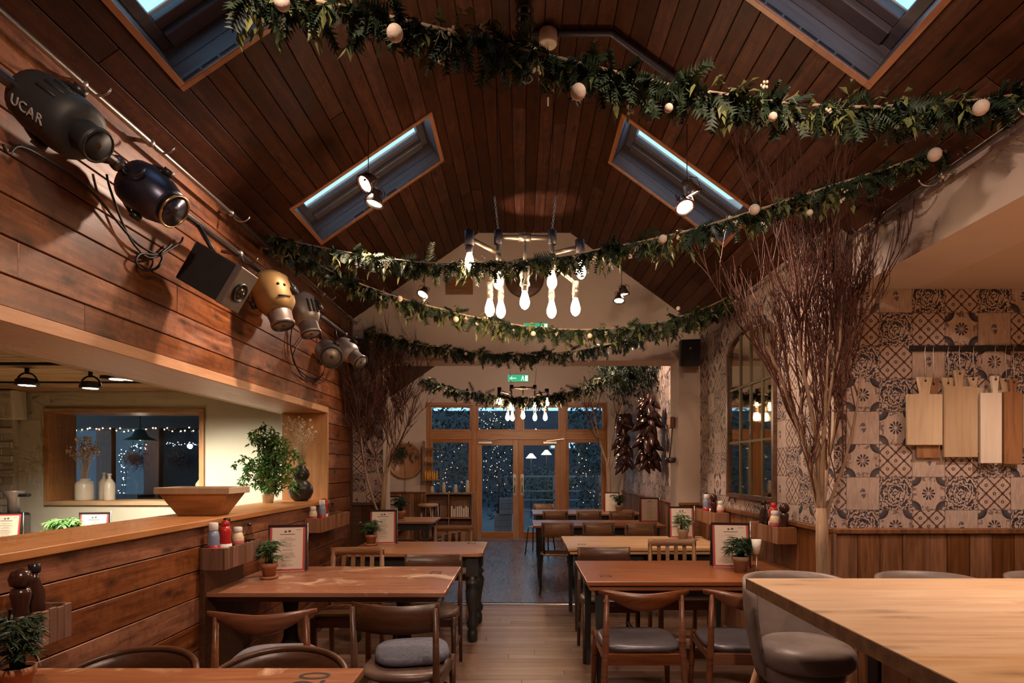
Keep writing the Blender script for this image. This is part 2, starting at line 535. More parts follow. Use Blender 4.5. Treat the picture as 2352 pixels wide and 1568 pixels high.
# printed tiles: pattern in the tile's own x / y, one tile = 0.2 m
def tile_mat(name, kind):
    t = NT(name); b = t.b
    tc = t.new('ShaderNodeTexCoord')
    mp = t.new('ShaderNodeMapping'); t.lk(tc.outputs['Object'], mp.inputs['Vector']); mp.inputs['Scale'].default_value = (5, 5, 5)
    sx = t.new('ShaderNodeSeparateXYZ'); t.lk(mp.outputs[0], sx.inputs[0])
    x, y = sx.outputs[0], sx.outputs[1]
    oi = t.new('ShaderNodeObjectInfo')
    ofs = t.new('ShaderNodeVectorMath', operation='SCALE'); ofs.inputs[0].default_value = (31, 17, 43); t.lk(oi.outputs['Random'], ofs.inputs['Scale'])
    ad = t.new('ShaderNodeVectorMath', operation='ADD'); t.lk(mp.outputs[0], ad.inputs[0]); t.lk(ofs.outputs[0], ad.inputs[1])
    rv = ad.outputs[0]
    gv = t.new('ShaderNodeMapping'); t.lk(rv, gv.inputs['Vector']); gv.inputs['Scale'].default_value = (9, 1.2, 1)
    grain = t.noise(gv.outputs[0], 2.5, 5)
    base = t.ramp(grain, [(.3, (.43, .325, .275)), (.7, (.64, .52, .45))])
    ink = (.030, .026, .045, 1); brown = (.085, .035, .03, 1)
    r = t.m('SQRT', t.m('ADD', t.m('MULTIPLY', x, x), t.m('MULTIPLY', y, y)))
    ax, ay = t.m('ABSOLUTE', x), t.m('ABSOLUTE', y)
    if kind == 'lattice':
        cx, cy = t.m('COSINE', t.m('MULTIPLY', x, 4 * PI)), t.m('COSINE', t.m('MULTIPLY', y, 4 * PI))
        c3x, c3y = t.m('COSINE', t.m('MULTIPLY', x, 12 * PI)), t.m('COSINE', t.m('MULTIPLY', y, 12 * PI))
        g = t.m('ADD', t.m('ADD', cx, cy), t.m('MULTIPLY', t.m('ADD', c3x, c3y), .12))
        line = t.m('LESS_THAN', t.m('ABSOLUTE', g), .30)
        g = t.m('ADD', cx, cy)
        c = t.mix(line, base, brown)
        dot = t.m('GREATER_THAN', t.m('ABSOLUTE', g), 1.80)
        c = t.mix(dot, c, brown)
        c = t.mix(t.m('GREATER_THAN', t.m('ABSOLUTE', g), 1.965), c, (.6, .45, .36, 1))
    elif kind == 'rosette':
        th = t.m('ARCTAN2', y, x)
        pet = t.m('GREATER_THAN', t.m('COSINE', t.m('MULTIPLY', th, 10)), t.m('MULTIPLY_ADD', t.m('ABSOLUTE', t.m('SUBTRACT', r, .135)), 12.0, -.55))
        pet = t.m('MULTIPLY', pet, t.m('MULTIPLY', t.m('LESS_THAN', r, .20), t.m('GREATER_THAN', r, .045)))
        c = t.mix(pet, base, ink)
        cx, cy = t.m('SUBTRACT', .5, ax), t.m('SUBTRACT', .5, ay)
        cr = t.m('SQRT', t.m('ADD', t.m('MULTIPLY', cx, cx), t.m('MULTIPLY', cy, cy)))
        arc = t.m('MULTIPLY', t.m('LESS_THAN', cr, .29), t.m('GREATER_THAN', cr, .10))
        shade = t.ramp(cr, [(.1, (.10, .10, .11)), (.2, (.055, .055, .07)), (.29, (.02, .018, .03))])
        c = t.mix(arc, c, shade)
        edge = t.m('MULTIPLY', t.m('GREATER_THAN', t.m('MAXIMUM', ax, ay), .36), t.m('GREATER_THAN', t.noise(rv, 9, 2), .53))
        edge = t.m('MULTIPLY', edge, t.m('LESS_THAN', t.m('MINIMUM', ax, ay), .2))
        c = t.mix(t.m('MULTIPLY', edge, .75), c, (.10, .07, .10, 1))
    elif kind == 'scroll':
        w = t.new('ShaderNodeTexWave', wave_type='RINGS', rings_direction='Z'); w.inputs['Scale'].default_value = 2.6; w.inputs['Distortion'].default_value = 9.0; w.inputs['Detail'].default_value = 2.0; w.inputs['Detail Scale'].default_value = 3.4
        t.lk(mp.outputs[0], w.inputs['Vector'])
        f = t.m('GREATER_THAN', w.outputs['Fac'], .60)
        vz = t.voro(mp.outputs[0], 6.5)
        f2 = t.m('LESS_THAN', vz, .16)
        c = t.mix(t.m('MAXIMUM', f, f2), base, ink)
    else:
        mo = t.m('MULTIPLY', t.m('LESS_THAN', t.m('SQRT', t.m('ADD', t.m('MULTIPLY', t.m('MULTIPLY', x, 1.7), t.m('MULTIPLY', x, 1.7)), t.m('MULTIPLY', y, y))), .155),
                 t.m('GREATER_THAN', t.noise(mp.outputs[0], 9.5, 1.5), .50))
        c = t.mix(t.m('MULTIPLY', mo, .85), base, (.05, .05, .10, 1))
    # age blotches and a thin printed joint
    c = t.mix(t.m('MULTIPLY', t.m('SUBTRACT', t.noise(rv, 1.4, 4), .45, clamp=True), .9), c, (.28, .17, .12, 1))
    c = t.mix(t.m('MULTIPLY', t.m('GREATER_THAN', t.m('MAXIMUM', ax, ay), .487), .55), c, (.16, .10, .08, 1))
    t.lk(c, b.inputs['Base Color']); b.inputs['Roughness'].default_value = .62


for k in ('lattice', 'rosette', 'scroll', 'plain_tile'):
    tile_mat('tile_' + k, k)

# ------------------------------------------------------------------ the room shell
XL, XR, YG, YD = -1.80, 1.895, 6.33, 3.62
TILE = .1995

# ---- ceiling: left slope, flat strip, right slope, planks along the room
KL, KR, ZK = (-.455, 3.94), (.517, 3.94), 3.94
EL = (-1.80, 3.02); ER = (2.0, 2.86)


def slope_mat(a, b):
    """local x from a to b across the slope, local y along the room, local z up"""
    d = Vector((b[0] - a[0], 0, b[1] - a[1])); L = d.length; d.normalize()
    y = Vector((0, 1, 0)); z = d.cross(y)
    return Matrix(((d.x, 0, z.x, a[0]), (d.y, 1, z.y, 0), (d.z, 0, z.z, a[1]), (0, 0, 0, 1))), L


ceil_mb = MB()
CEIL_PLANKS = []
plank_cache = {}


def plank_mesh(key, mat, w, l, t, axis='Y', bev=.0025):
    """shared plank mesh: w across, l long"""
    k = (key, mat, round(w, 3), round(l, 2), t, axis)
    if k not in plank_cache:
        sx, sy, sz = {'Y': (w, l, t), 'X': (l, w, t), 'Z': (w, t, l), 'YZ': (t, l, w)}[axis]
        m = MB().box(-sx / 2, sx / 2, -sy / 2, sy / 2, -sz / 2, sz / 2)
        me = bpy.data.meshes.new(key); me.from_pydata(m.v, [], m.f)
        if bev:
            bm = bmesh.new(); bm.from_mesh(me)
            bmesh.ops.recalc_face_normals(bm, faces=bm.faces)
            bmesh.ops.bevel(bm, geom=list(bm.edges), offset=bev, segments=1, affect='EDGES')
            bm.to_mesh(me); bm.free()
        me.materials.append(MAT[mat]); plank_cache[k] = me
    return plank_cache[k]


def split(y0, y1, rnd, lo=1.6, hi=3.2):
    out = []; y = y0
    first = True
    while y < y1 - .01:
        l = rnd.uniform(lo, hi) * (rnd.uniform(.3, 1) if first else 1); first = False
        e = y + l
        if y1 - e < .5: e = y1
        out.append((y, e)); y = e
    return out


ceiling = None


def ceil_region(M, u0, u1, n, y_iv):
    w = (u1 - u0) / n
    for iv in y_iv: ceil_mb.box(u0, u1, iv[0] + .012, iv[1] - .012, .020, .045, M)
    for i in range(n):
        for iv in y_iv:
            for (a, b) in split(iv[0], iv[1], R):
                l = round(b - a - .002, 2)
                CEIL_PLANKS.append((plank_mesh('plank', 'ceiling_wood', w - .004, l, .018), M @ Matrix.Translation((u0 + w * (i + .5), (a + b) / 2, .009))))


Y0 = -1.2
ML, LL = slope_mat(EL, KL)
MF, LF = slope_mat(KL, KR)
MR, LR = slope_mat(KR, ER)
SKL = [(2.12, 2.71), (4.02, 4.60)]
SKR = [(2.08, 2.67), (4.02, 4.60)]


def gaps(sk): return [(Y0, sk[0][0]), (sk[0][1], sk[1][0]), (sk[1][1], YG)]


UL0, UL1 = .321, 1.418
UR0, UR1 = .226, 1.284
ceil_region(ML, 0, UL0, 3, [(Y0, YG)]); ceil_region(ML, UL0, UL1, 11, gaps(SKL)); ceil_region(ML, UL1, LL, 2, [(Y0, YG)])
ceil_region(MF, 0, LF, 10, [(Y0, YG)])
ceil_region(MR, 0, UR0, 2, [(Y0, YG)]); ceil_region(MR, UR0, UR1, 11, gaps(SKR)); ceil_region(MR, UR1, LR, 5, [(Y0, YG)])
for kx in (KL, KR): ceil_mb.box(kx[0] - .12, kx[0] + .12, Y0, YG, ZK + .03, ZK + .12)
ceil_mb.box(-2.0, -1.75, Y0, YG, 3.06, 3.12)
ceiling = ceil_mb.build('ceiling', 'ceiling_wood'); ceiling['kind'] = 'structure'
for me, M in CEIL_PLANKS:
    o = link('plank', me, ceiling); o.matrix_basis = M


def skylight(n, M, u0, u1, y0, y1):
    w = struct('window_%d' % n); w.matrix_world = M
    D = .225; t = .02
    # reveal boards
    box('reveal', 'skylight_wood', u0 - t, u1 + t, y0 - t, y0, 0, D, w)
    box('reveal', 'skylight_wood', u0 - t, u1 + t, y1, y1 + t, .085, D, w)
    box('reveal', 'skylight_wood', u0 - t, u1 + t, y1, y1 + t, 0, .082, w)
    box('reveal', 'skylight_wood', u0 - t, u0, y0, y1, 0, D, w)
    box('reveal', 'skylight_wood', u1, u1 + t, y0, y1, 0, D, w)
    # slim moulding around the mouth of the shaft
    for a in ((u0 - .03, u1 + .03, y0 - .03, y0), (u0 - .03, u1 + .03, y1, y1 + .03), (u0 - .03, u0, y0, y1), (u1, u1 + .03, y0, y1)):
        box('moulding', 'skylight_trim', a[0], a[1], a[2], a[3], -.012, 0, w, .002)
    # timber sash and pane
    fw = .055; fy = .125
    for a in ((u0, u1, y0, y0 + fw), (u0, u0 + fw, y0 + fw, y1), (u1 - fw, u1, y0 + fw, y1)):
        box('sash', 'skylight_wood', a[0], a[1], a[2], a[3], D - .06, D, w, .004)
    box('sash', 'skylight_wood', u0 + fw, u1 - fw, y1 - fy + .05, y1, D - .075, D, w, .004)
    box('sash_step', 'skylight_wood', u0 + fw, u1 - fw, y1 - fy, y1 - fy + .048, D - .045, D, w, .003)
    box('pane', 'skylight_glass', u0 + fw, u1 - fw, y0 + fw, y1 - fy, D - .02, D - .012, w)
    box('glazing_bead', 'white_paint', u0 + fw, u1 - fw, y1 - fy - .028, y1 - fy - .018, D - .028, D - .0205, w)
    # outer kerb that keeps light from creeping past the pane
    return w


skylight(1, ML, UL0, UL1, *SKL[0]); skylight(2, ML, UL0, UL1, *SKL[1])
skylight(3, MR, UR0, UR1, *SKR[0]); skylight(4, MR, UR0, UR1, *SKR[1])

# ---- floors
floor = box('floor', 'floor_dark', -6.6, 4.4, Y0, YD, -.06, 0); floor['kind'] = 'structure'
fm = MB().box(-6.6, 4.4, YD, YG + .1, -.06, -.012).build('floor_main', 'black_matt'); fm['kind'] = 'structure'
FR = random.Random(5)
y = YD
while y < YG + .02:
    w = .092
    x = XL
    off = FR.uniform(.3, 1.3)
    while x < 2.0:
        l = min(off, 2.0 - x); off = FR.uniform(1.1, 1.9)
        l = round(l, 1)
        if l < .1: break
        o = link('plank', plank_mesh('floor_plank', 'floor_wood', w - .003, l - .002, .014, 'X', .0015), fm)
        o.location = (x + l / 2, y + w / 2, -.0065); x += l
    y += w
ff = box('floor_far', 'floor_dark', -3.2, 2.5, YG + .1, 12.0, -.06, 0); ff['kind'] = 'structure'
th = box('trim_1', 'steel', -1.47, 1.66, 6.31, 6.36, 0, .008, None, .002); th['kind'] = 'structure'

# ---- left wall: plank cladding above and below the serving hatch
HZ0, HZ1, HY = 1.12, 1.99, 5.53
wl = MB()
wl.box(-2.2, XL - .018, Y0, 6.33, 0, HZ0)
wl.box(-2.2, XL - .018, Y0, 6.33, HZ1 + .02, 3.35)
wl.box(-2.2, XL - .018, HY, 6.33, HZ0, HZ1 + .02)
wall_left = wl.build('wall_left', 'black_matt'); wall_left['kind'] = 'structure'
WR = random.Random(23)


def clad(z0, z1, y0, y1):
    for (a, b) in split(y0, y1, WR, 1.8, 3.6):
        l = round(b - a - .003, 2)
        o = link('plank', plank_mesh('wall_plank', 'wall_wood', z1 - z0 - .005, l, .018, 'YZ', .003), wall_left)
        o.location = (XL - .009, (a + b) / 2, (z0 + z1) / 2)


zs = [0, .145, .29, .435, .583, .73, .877, 1.01, 1.12]
for a, b in zip(zs, zs[1:]): clad(a, b, Y0, HY + .0)
for a, b in zip(zs[:-1], zs[1:-1] + [1.155]): clad(a, b, HY, YG - .06)
zs = [2.01, 2.125, 2.26, 2.405, 2.55, 2.70, 2.85, 3.03]
for a, b in zip(zs, zs[1:]): clad(a, b, Y0, YG - .06)
zs = [1.155, 1.30, 1.44, 1.58, 1.72, 1.865, 2.01]
for a, b in zip(zs, zs[1:]): clad(a, b, HY, YG - .06)
t2 = box('trim_2', 'chair_dark', XL - .02, XL + .012, YG - .06, YG - .001, 0, 3.0, None, .003); t2['kind'] = 'structure'
# lining of the hatch
t3 = struct('trim_3')
box('soffit_board', 'oak_lining', -2.21, XL + .012, Y0, HY, 1.955, 2.01, t3, .003)
box('jamb_board', 'oak_lining_z', -2.21, XL + .012, HY - .03, HY, 1.155, 1.955, t3, .003)
box('head_fillet', 'plaster_bar', -2.26, -2.21, Y0, 6.33, 1.955, 2.26, t3)
ct = box('hatch_counter', 'oak_lining', -2.23, XL + .022, Y0, HY, 1.12, 1.155, None, .004)
tag(ct, 'long oak counter top running along the serving hatch in the plank wall', 'counter')

# ---- room behind the hatch
wb = MB()
WX0, WX1, WZ0, WZ1 = -5.05, -3.36, 1.053, 2.078
wb.box(-6.6, WX0, 6.33, 6.70, 0, 2.6); wb.box(WX1, -2.2, 6.33, 6.49, 0, 2.6); wb.box(WX1, -3.2, 6.49, 6.70, 0, 2.6)
wb.box(WX0, WX1, 6.33, 6.70, 0, WZ0); wb.box(WX0, WX1, 6.33, 6.70, WZ1, 2.6)
wall_bar = wb.build('wall_bar', 'plaster_bar'); wall_bar['kind'] = 'structure'
w5 = box('wall_bar_side', 'plaster_bar', -6.6, -6.2, Y0, 6.33, 0, 2.6); w5['kind'] = 'structure'
cb = box('ceiling_bar', 'bar_ceiling_wood', -6.6, -2.2, Y0, 6.33, 2.265, 2.32); cb['kind'] = 'structure'
BRnd = random.Random(3)
y = 6.33
while y > 2.3:
    x = -6.2
    for (a, b) in split(-6.2, -2.21, BRnd, 1.6, 2.6):
        o = link('ceiling_board', plank_mesh('ceiling_board', 'bar_ceiling_wood', .112, round(b - a - .002, 2), .014, 'X', .003), cb)
        place(o, Matrix.Translation(((a + b) / 2, y - .059, 2.258)))
    y -= .118
# window with deep oak reveal
w6 = struct('window_5')
fwd = 6.30
box('frame', 'oak_lining_x', WX0, WX1, fwd, 6.70, WZ0, WZ0 + .045, w6, .003)
box('frame', 'oak_lining_x', WX0, WX1, fwd, 6.70, WZ1 - .045, WZ1, w6, .003)
box('frame', 'oak_lining_z', WX0, WX0 + .05, fwd, 6.70, WZ0 + .045, WZ1 - .045, w6, .003)
box('frame', 'oak_lining_z', WX1 - .05, WX1, fwd, 6.70, WZ0 + .045, WZ1 - .045, w6, .003)
box('pane', 'window_glass', WX0 + .05, WX1 - .05, 6.685, 6.691, WZ0 + .045, WZ1 - .045, w6)
# white painted brick breast at the far end
br = struct('wall_brick')
MB().box(-6.2, -5.34, 6.262, 6.33, 0, 2.26).build('mortar_bed', 'mortar', br)
bme = MB().box(-.1035, .1035, -.008, .008, -.0315, .0315).build('brick', 'brick_white', br, .004)
first = True
for row in range(8, 30):
    for c in range(4):
        x = -5.34 - .107 - .215 * c - (.107 if row % 2 else 0) + .107 * 0
        if x < -6.1: continue
        if row % 2 == 0 or c or True:
            o = bme if first else link('brick', bme.data, br); first = False
            o.location = (x, 6.256, .075 * row + .04)

# ---- gable wall with the wide opening
OX0, OX1, OZ = -1.47, 1.665, 2.587
wg = MB()
wg.box(-2.2, OX0, YG, 6.67, 0, 4.3); wg.box(-3.2, -2.2, 6.5, 6.67, 0, 4.3); wg.box(OX1, 2.5, YG, 6.67, 0, 4.3); wg.box(OX0, OX1, YG, 6.67, OZ, 4.3)
wall_gable = wg.build('wall_gable', 'plaster'); wall_gable['kind'] = 'structure'

# ---- right wall, alcove end wall, beam, alcove ceiling
wall_right = box('wall_right', 'plaster', XR + .004, 2.2, YD + .2, YG, 0, 3.2); wall_right['kind'] = 'structure'
wall_alcove = box('wall_alcove', 'plaster', XR + .004, 4.4, YD + .004, YD + .2, 0, 3.1); wall_alcove['kind'] = 'structure'
bm_ = box('beam_right', 'plaster', 2.0, 2.4, Y0, YD, 2.535, 3.3); bm_['kind'] = 'structure'
ca = box('ceiling_alcove', 'plaster_alcove', 2.4, 4.4, Y0, YD, 2.535, 2.6); ca['kind'] = 'structure'
wr2 = box('wall_alcove_side', 'plaster_alcove', 4.2, 4.4, Y0, YD, 0, 2.6); wr2['kind'] = 'structure'
wbk = box('wall_back', 'plaster', -6.6, 4.4, Y0 - .2, Y0, 0, 4.3); wbk['kind'] = 'structure'

tile_cache = {}


def tile_mesh(kind, u0, u1, v0, v1):
    k = (kind, round(u0, 3), round(u1, 3), round(v0, 3), round(v1, 3))
    if k not in tile_cache:
        g = .0006
        m = MB().box(u0 + g, u1 - g, v0 + g, v1 - g, 0, .004)
        me = bpy.data.meshes.new('tile'); me.from_pydata(m.v, [], m.f)
        bm = bmesh.new(); bm.from_mesh(me); bmesh.ops.recalc_face_normals(bm, faces=bm.faces); bm.to_mesh(me); bm.free()
        me.materials.append(MAT['tile_' + kind]); tile_cache[k] = me
    return tile_cache[k]


def tiling(parent, O, ax, length, z0, z1, zref, start, kinds, top=None):
    """O: wall point at zero length; ax: unit vector along the wall; tile rows hang on zref"""
    ax = Vector(ax); n = ax.cross(Vector((0, 0, 1)))
    r0 = math.floor((z0 - zref) / TILE + 1e-6); r1 = math.ceil((z1 - zref) / TILE - 1e-6)
    c0 = math.floor(-start / TILE - 1e-6); c1 = math.ceil((length - start) / TILE - 1e-6)
    h = TILE / 2
    for r in range(r0, r1):
        for c in range(c0, c1):
            u = start + (c + .5) * TILE; z = zref + (r + .5) * TILE
            zt = z1 if top is None else min(z1, top(u))
            a0, a1 = max(-h, -u), min(h, length - u)
            b0, b1 = max(-h, z0 - z), min(h, zt - z)
            if a1 - a0 < .01 or b1 - b0 < .01: continue
            o = link('tile', tile_mesh(kinds(c, r), a0, a1, b0, b1), parent)
            p = Vector(O) + ax * u; p.z = z
            place(o, Matrix(((ax.x, 0, n.x, p.x), (ax.y, 0, n.y, p.y), (0, 1, 0, p.z), (0, 0, 0, 1))))


KEY = {'R': 'rosette', 'L': 'lattice', 'S': 'scroll', 'P': 'plain_tile'}
ROWS = ['SRLPRSLP', 'PSRSLPRS', 'RLPLSRLP', 'PRSLRPSL', 'RSLPLSRP', 'SLPSRSLR', 'LSLRPLSR', 'RPSLSRPL']


def end_kind(c, r):
    row = ROWS[(r + 1) % 8]
    return KEY[row[c % 8]] if c >= 0 else KEY['RLSRLPSP'[(r + 1) % 8]]


TR = random.Random(77)
_k = {}


def mixed(c, r):
    if (c, r) not in _k:
        ch = [q for q in 'RLSP' if q != _k.get((c - 1, r)) and q != _k.get((c, r - 1))]
        _k[(c, r)] = TR.choice(ch + [q for q in ch if q in 'LS'])
    return KEY[_k[(c, r)]]


tiling(wall_alcove, (XR, YD + .004, 0), (1, 0, 0), 2.3, 1.083, 2.535, 1.194, .0765, end_kind)
tiling(wall_right, (XR + .004, YG, 0), (0, -1, 0), YG - YD, 1.083, 2.94, 1.194, .06, mixed)
tiling(wall_gable, (XL, YG, 0), (1, 0, 0), OX0 - XL, 1.083, 2.115, 1.194, -.05, mixed)


def dado(parent, O, ax, length, z1, w, mat='dado_wood', skip=0):
    """upright boards with a cap rail"""
    ax = Vector(ax); n = ax.cross(Vector((0, 0, 1)))
    N = max(1, round(length / w)); w = length / N
    for i in range(N):
        o = link('board', plank_mesh('dado_board', mat, w - .004, round(z1 - .03, 2), .018, 'Z', .003), parent)
        p = Vector(O) + ax * (w * (i + .5)) + n * (.010 + DR.uniform(-.002, .002)); p.z = (z1 - .03) / 2
        place(o, Matrix(((ax.x, -n.x, 0, p.x), (ax.y, -n.y, 0, p.y), (0, 0, 1, p.z), (0, 0, 0, 1))))
    m = MB().box(-length / 2, length / 2, 0, .042, -.015, .015).build('cap_rail', mat, parent, .004)
    p = Vector(O) + ax * (length / 2); p.z = z1 - .015
    place(m, Matrix(((ax.x, n.x, 0, p.x), (ax.y, n.y, 0, p.y), (0, 0, 1, p.z), (0, 0, 0, 1))))


DR = random.Random(9)
dado(wall_alcove, (XR, YD, 0), (1, 0, 0), 2.3, 1.083, .138)
dado(wall_right, (XR, YG, 0), (0, -1, 0), YG - YD, 1.083, .138)
dado(wall_gable, (XL, YG, 0), (1, 0, 0), OX0 - XL, 1.083, .11, 'chair_dark')
dado(wall_gable, (OX1, YG, 0), (1, 0, 0), XR - OX1, 1.083, .11, 'chair_mid')

# ---- room beyond the opening
FX0, FX1, FY = -2.90, 2.05, 12.0
wfr = box('wall_far_right', 'plaster', FX1 + .004, 2.4, 6.67, FY, 0, 4.2); wfr['kind'] = 'structure'
tiling(wfr, (FX1 + .004, FY, 0), (0, -1, 0), FY - 6.67, 1.0, 3.2, 1.194, .1, mixed)
dado(wfr, (FX1, FY, 0), (0, -1, 0), FY - 6.67, 1.0, .15)
wfl = box('wall_far_left', 'plaster', -3.2, FX0 - .004, 6.67, FY, 0, 4.2); wfl['kind'] = 'structure'
dado(wfl, (FX0, 6.67, 0), (0, 1, 0), FY - 6.67, 1.0, .15)
cf = MB()
MfL, LfL = slope_mat((FX0 - .1, 2.62), (-.72, 4.2)); MfR, LfR = slope_mat((.6, 4.2), (FX1 + .1, 3.21))
cf.box(0, LfL, 6.67, FY, 0, .05, MfL); cf.box(0, LfR, 6.67, FY, 0, .05, MfR); cf.box(-.8, .65, 6.67, FY, 4.18, 4.24)
cfo = cf.build('ceiling_far', 'ceiling_wood'); cfo['kind'] = 'structure'

# end wall with glazed doors, sidelights and fanlights
we = MB()
we.box(-3.2, -1.91, FY, FY + .25, 0, 4.3); we.box(1.72, 2.5, FY, FY + .25, 0, 4.3); we.box(-1.91, 1.72, FY, FY + .25, 2.755, 4.3)
wend = we.build('wall_end', 'plaster'); wend['kind'] = 'structure'
dado(wend, (FX0, FY, 0), (1, 0, 0), -1.91 - FX0, .97, .12, 'dado_wood')
fr = struct('trim_4')
yy0, yy1 = FY - .02, FY + .10
for (a, b) in ((-1.91, -1.85), (-1.007, -.902), (.775, .893), (1.66, 1.72)):
    box('post', 'door_wood', a, b, yy0, yy1, 0, 2.70, fr, .004)
box('fanlight_bar', 'door_wood', -.10, .02, yy0, yy1, 2.19, 2.70, fr, .004)
for (a, b) in ((-1.85, -1.007), (-.902, .775), (.893, 1.66)):
    box('transom', 'door_wood_x', a, b, yy0, yy1, 2.015, 2.19, fr, .004)
box('head_rail', 'door_wood_x', -1.91, 1.72, yy0, yy1, 2.70, 2.76, fr, .004)
wn = 6
for (a, b, z0, z1) in ((-1.85, -1.007, 2.19, 2.70), (-.902, -.10, 2.19, 2.70), (.02, .775, 2.19, 2.70), (.893, 1.66, 2.19, 2.70), (-1.85, -1.007, 0, 2.015), (.893, 1.66, 0, 2.015)):
    w = struct('window_%d' % wn); wn += 1
    s = .035 if z0 > 1 else .06; lo = s if z0 > 1 else .62
    box('sash_rail', 'door_wood_x', a + s, b - s, FY, FY + .06, z0, z0 + lo, w, .003)
    box('sash_rail', 'door_wood_x', a + s, b - s, FY, FY + .06, z1 - s, z1, w, .003)
    box('sash_stile', 'door_wood', a, a + s, FY, FY + .06, z0, z1, w, .003)
    box('sash_stile', 'door_wood', b - s, b, FY, FY + .06, z0, z1, w, .003)
    box('pane', 'window_glass', a + s, b - s, FY + .028, FY + .034, z0 + lo, z1 - s, w)
for k, (a, b, hx) in enumerate(((-.902, -.066, -.14), (-.062, .775, .012))):
    d = struct('door_%d' % (k + 1))
    st = .105
    box('stile', 'door_wood', a, a + st, FY, FY + .05, .012, 2.012, d, .003)
    box('stile', 'door_wood', b - st, b, FY, FY + .05, .012, 2.012, d, .003)
    box('rail', 'door_wood_x', a + st, b - st, FY, FY + .05, .012, .16, d, .003)
    box('rail', 'door_wood_x', a + st, b - st, FY, FY + .05, 1.90, 2.012, d, .003)
    box('pane', 'window_glass', a + st, b - st, FY + .022, FY + .028, .16, 1.90, d)
    MB().tube([(hx, FY - .05, .95), (hx, FY - .05, 1.25)], .012, 8).tube([(hx, FY, .97), (hx, FY - .05, .97)], .008, 6).tube([(hx, FY, 1.23), (hx, FY - .05, 1.23)], .008, 6).build('pull_handle', 'brass', d)
    box('push_plate', 'steel', hx - .03, hx + .03, FY - .004, FY, .9, 1.32, d)
    cx = -.75 if k == 0 else .55
    box('closer_body', 'steel', cx - .12, cx + .16, FY - .05, FY - .002, 1.93, 1.98, d, .006)
    MB().bar((cx - .05, FY - .06, 1.985), (cx + .3, FY - .09, 2.03), .02, .012).build('closer_arm', 'steel', d)

# ---- outside: dusk terrace
gr = box('ground', 'paving', -8, 8, FY + .25, 26, -.12, -.02); gr['kind'] = 'structure'

# ------------------------------------------------------------------ chairs (sitter faces +y, seat centre over the origin)
def leg_mb(a, b, r0, r1, n=8):
    return MB().tube([a, ((Vector(a) + Vector(b)) / 2), b], [r0, (r0 + r1) / 2 * 1.05, r1], n)


def pad(name, mat, parent, w, d, z0, z1, p=3.0, dome=.012, taper=.0, cx=0, cy=0):
    """upholstered pad: super-ellipse outline, rounded edge"""
    N = 40
    def ring(k, z):
        out = []
        for i in range(N):
            a = 2 * PI * i / N
            c, s_ = math.cos(a), math.sin(a)
            x = math.copysign(abs(c) ** (2 / p), c) * w / 2 * k; y = math.copysign(abs(s_) ** (2 / p), s_) * d / 2 * k
            x *= 1 + taper * (y / d)
            out.append((cx + x, cy + y, z))
        return out
    prof = [(.0, z0), (.90, z0), (.97, z0 + (z1 - z0) * .2), (1.0, z0 + (z1 - z0) * .5), (.97, z0 + (z1 - z0) * .82), (.90, z1), (.6, z1 + dome * .7), (.3, z1 + dome), (.001, z1 + dome)]
    vs = []; fs = []
    for k, z in prof: vs += ring(max(k, .001), z)
    for i in range(len(prof) - 1):
        for k in range(N):
            k2 = (k + 1) % N
            fs.append((i * N + k, i * N + k2, (i + 1) * N + k2, (i + 1) * N + k))
    return MB().add(vs, fs, True).build(name, mat, parent)


def curved_rail(w, bow, ztop, zbot, thick, yb, nu=18, tilt=0.0):
    """closed curved board; ztop/zbot functions of s in -1..1; bowed backwards in the middle"""
    m = MB(); ring = []
    vs = []
    for i in range(nu + 1):
        s = -1 + 2 * i / nu
        x = s * w / 2; y = yb - bow * (1 - s * s)
        a, b = zbot(s), ztop(s)
        t = thick * (1 - .35 * s * s)
        mid = (a + b) / 2
        vs += [(x, y - t / 2 + tilt * (a - mid), a + t * .15), (x, y - t / 2 + tilt * (b - mid), b - t * .15), (x, y - t * .2, b), (x, y + t / 2 + tilt * (b - mid), b - t * .15), (x, y + t / 2, a + t * .15), (x, y, a)]
    fs = []
    for i in range(nu):
        for k in range(6):
            k2 = (k + 1) % 6
            fs.append((i * 6 + k, i * 6 + k2, (i + 1) * 6 + k2, (i + 1) * 6 + k))
    fs.append((0, 1, 2, 3, 4, 5)); fs.append(tuple(nu * 6 + k for k in range(6))[::-1])
    return m.add(vs, fs, True)


def horn_chair():
    t = thing('dining_chair', 'x', 'chair')
    wd = 'chair_teak'
    for s in (-1, 1):
        MB().tube([(s * .235, .205, 0), (s * .225, .195, .25), (s * .215, .19, .45)], [.011, .018, .016], 8).build('leg', wd, t)
        MB().tube([(s * .235, -.265, 0), (s * .222, -.225, .30), (s * .212, -.215, .46), (s * .205, -.214, .752)], [.011, .018, .02, .013], 8).build('leg', wd, t)
        MB().bar((s * .215, .19, .405), (s * .215, -.215, .405), .02, .045).build('seat_rail', wd, t)
    MB().bar((-.21, .19, .405), (.21, .19, .405), .02, .045).build('seat_rail', wd, t)
    MB().bar((-.21, -.215, .395), (.21, -.215, .395), .022, .06).build('seat_rail', wd, t)
    curved_rail(.50, .042, lambda s: .775 - .012 * (1 - s * s) ** 3 + .004 * s * s, lambda s: .752 - .088 * (1 - s * s) ** 1.6, .026, -.20).build('back_rail', wd, t)
    pad('seat', 'leather_dark', t, .455, .43, .425, .465, 4.0, -.008)
    return t


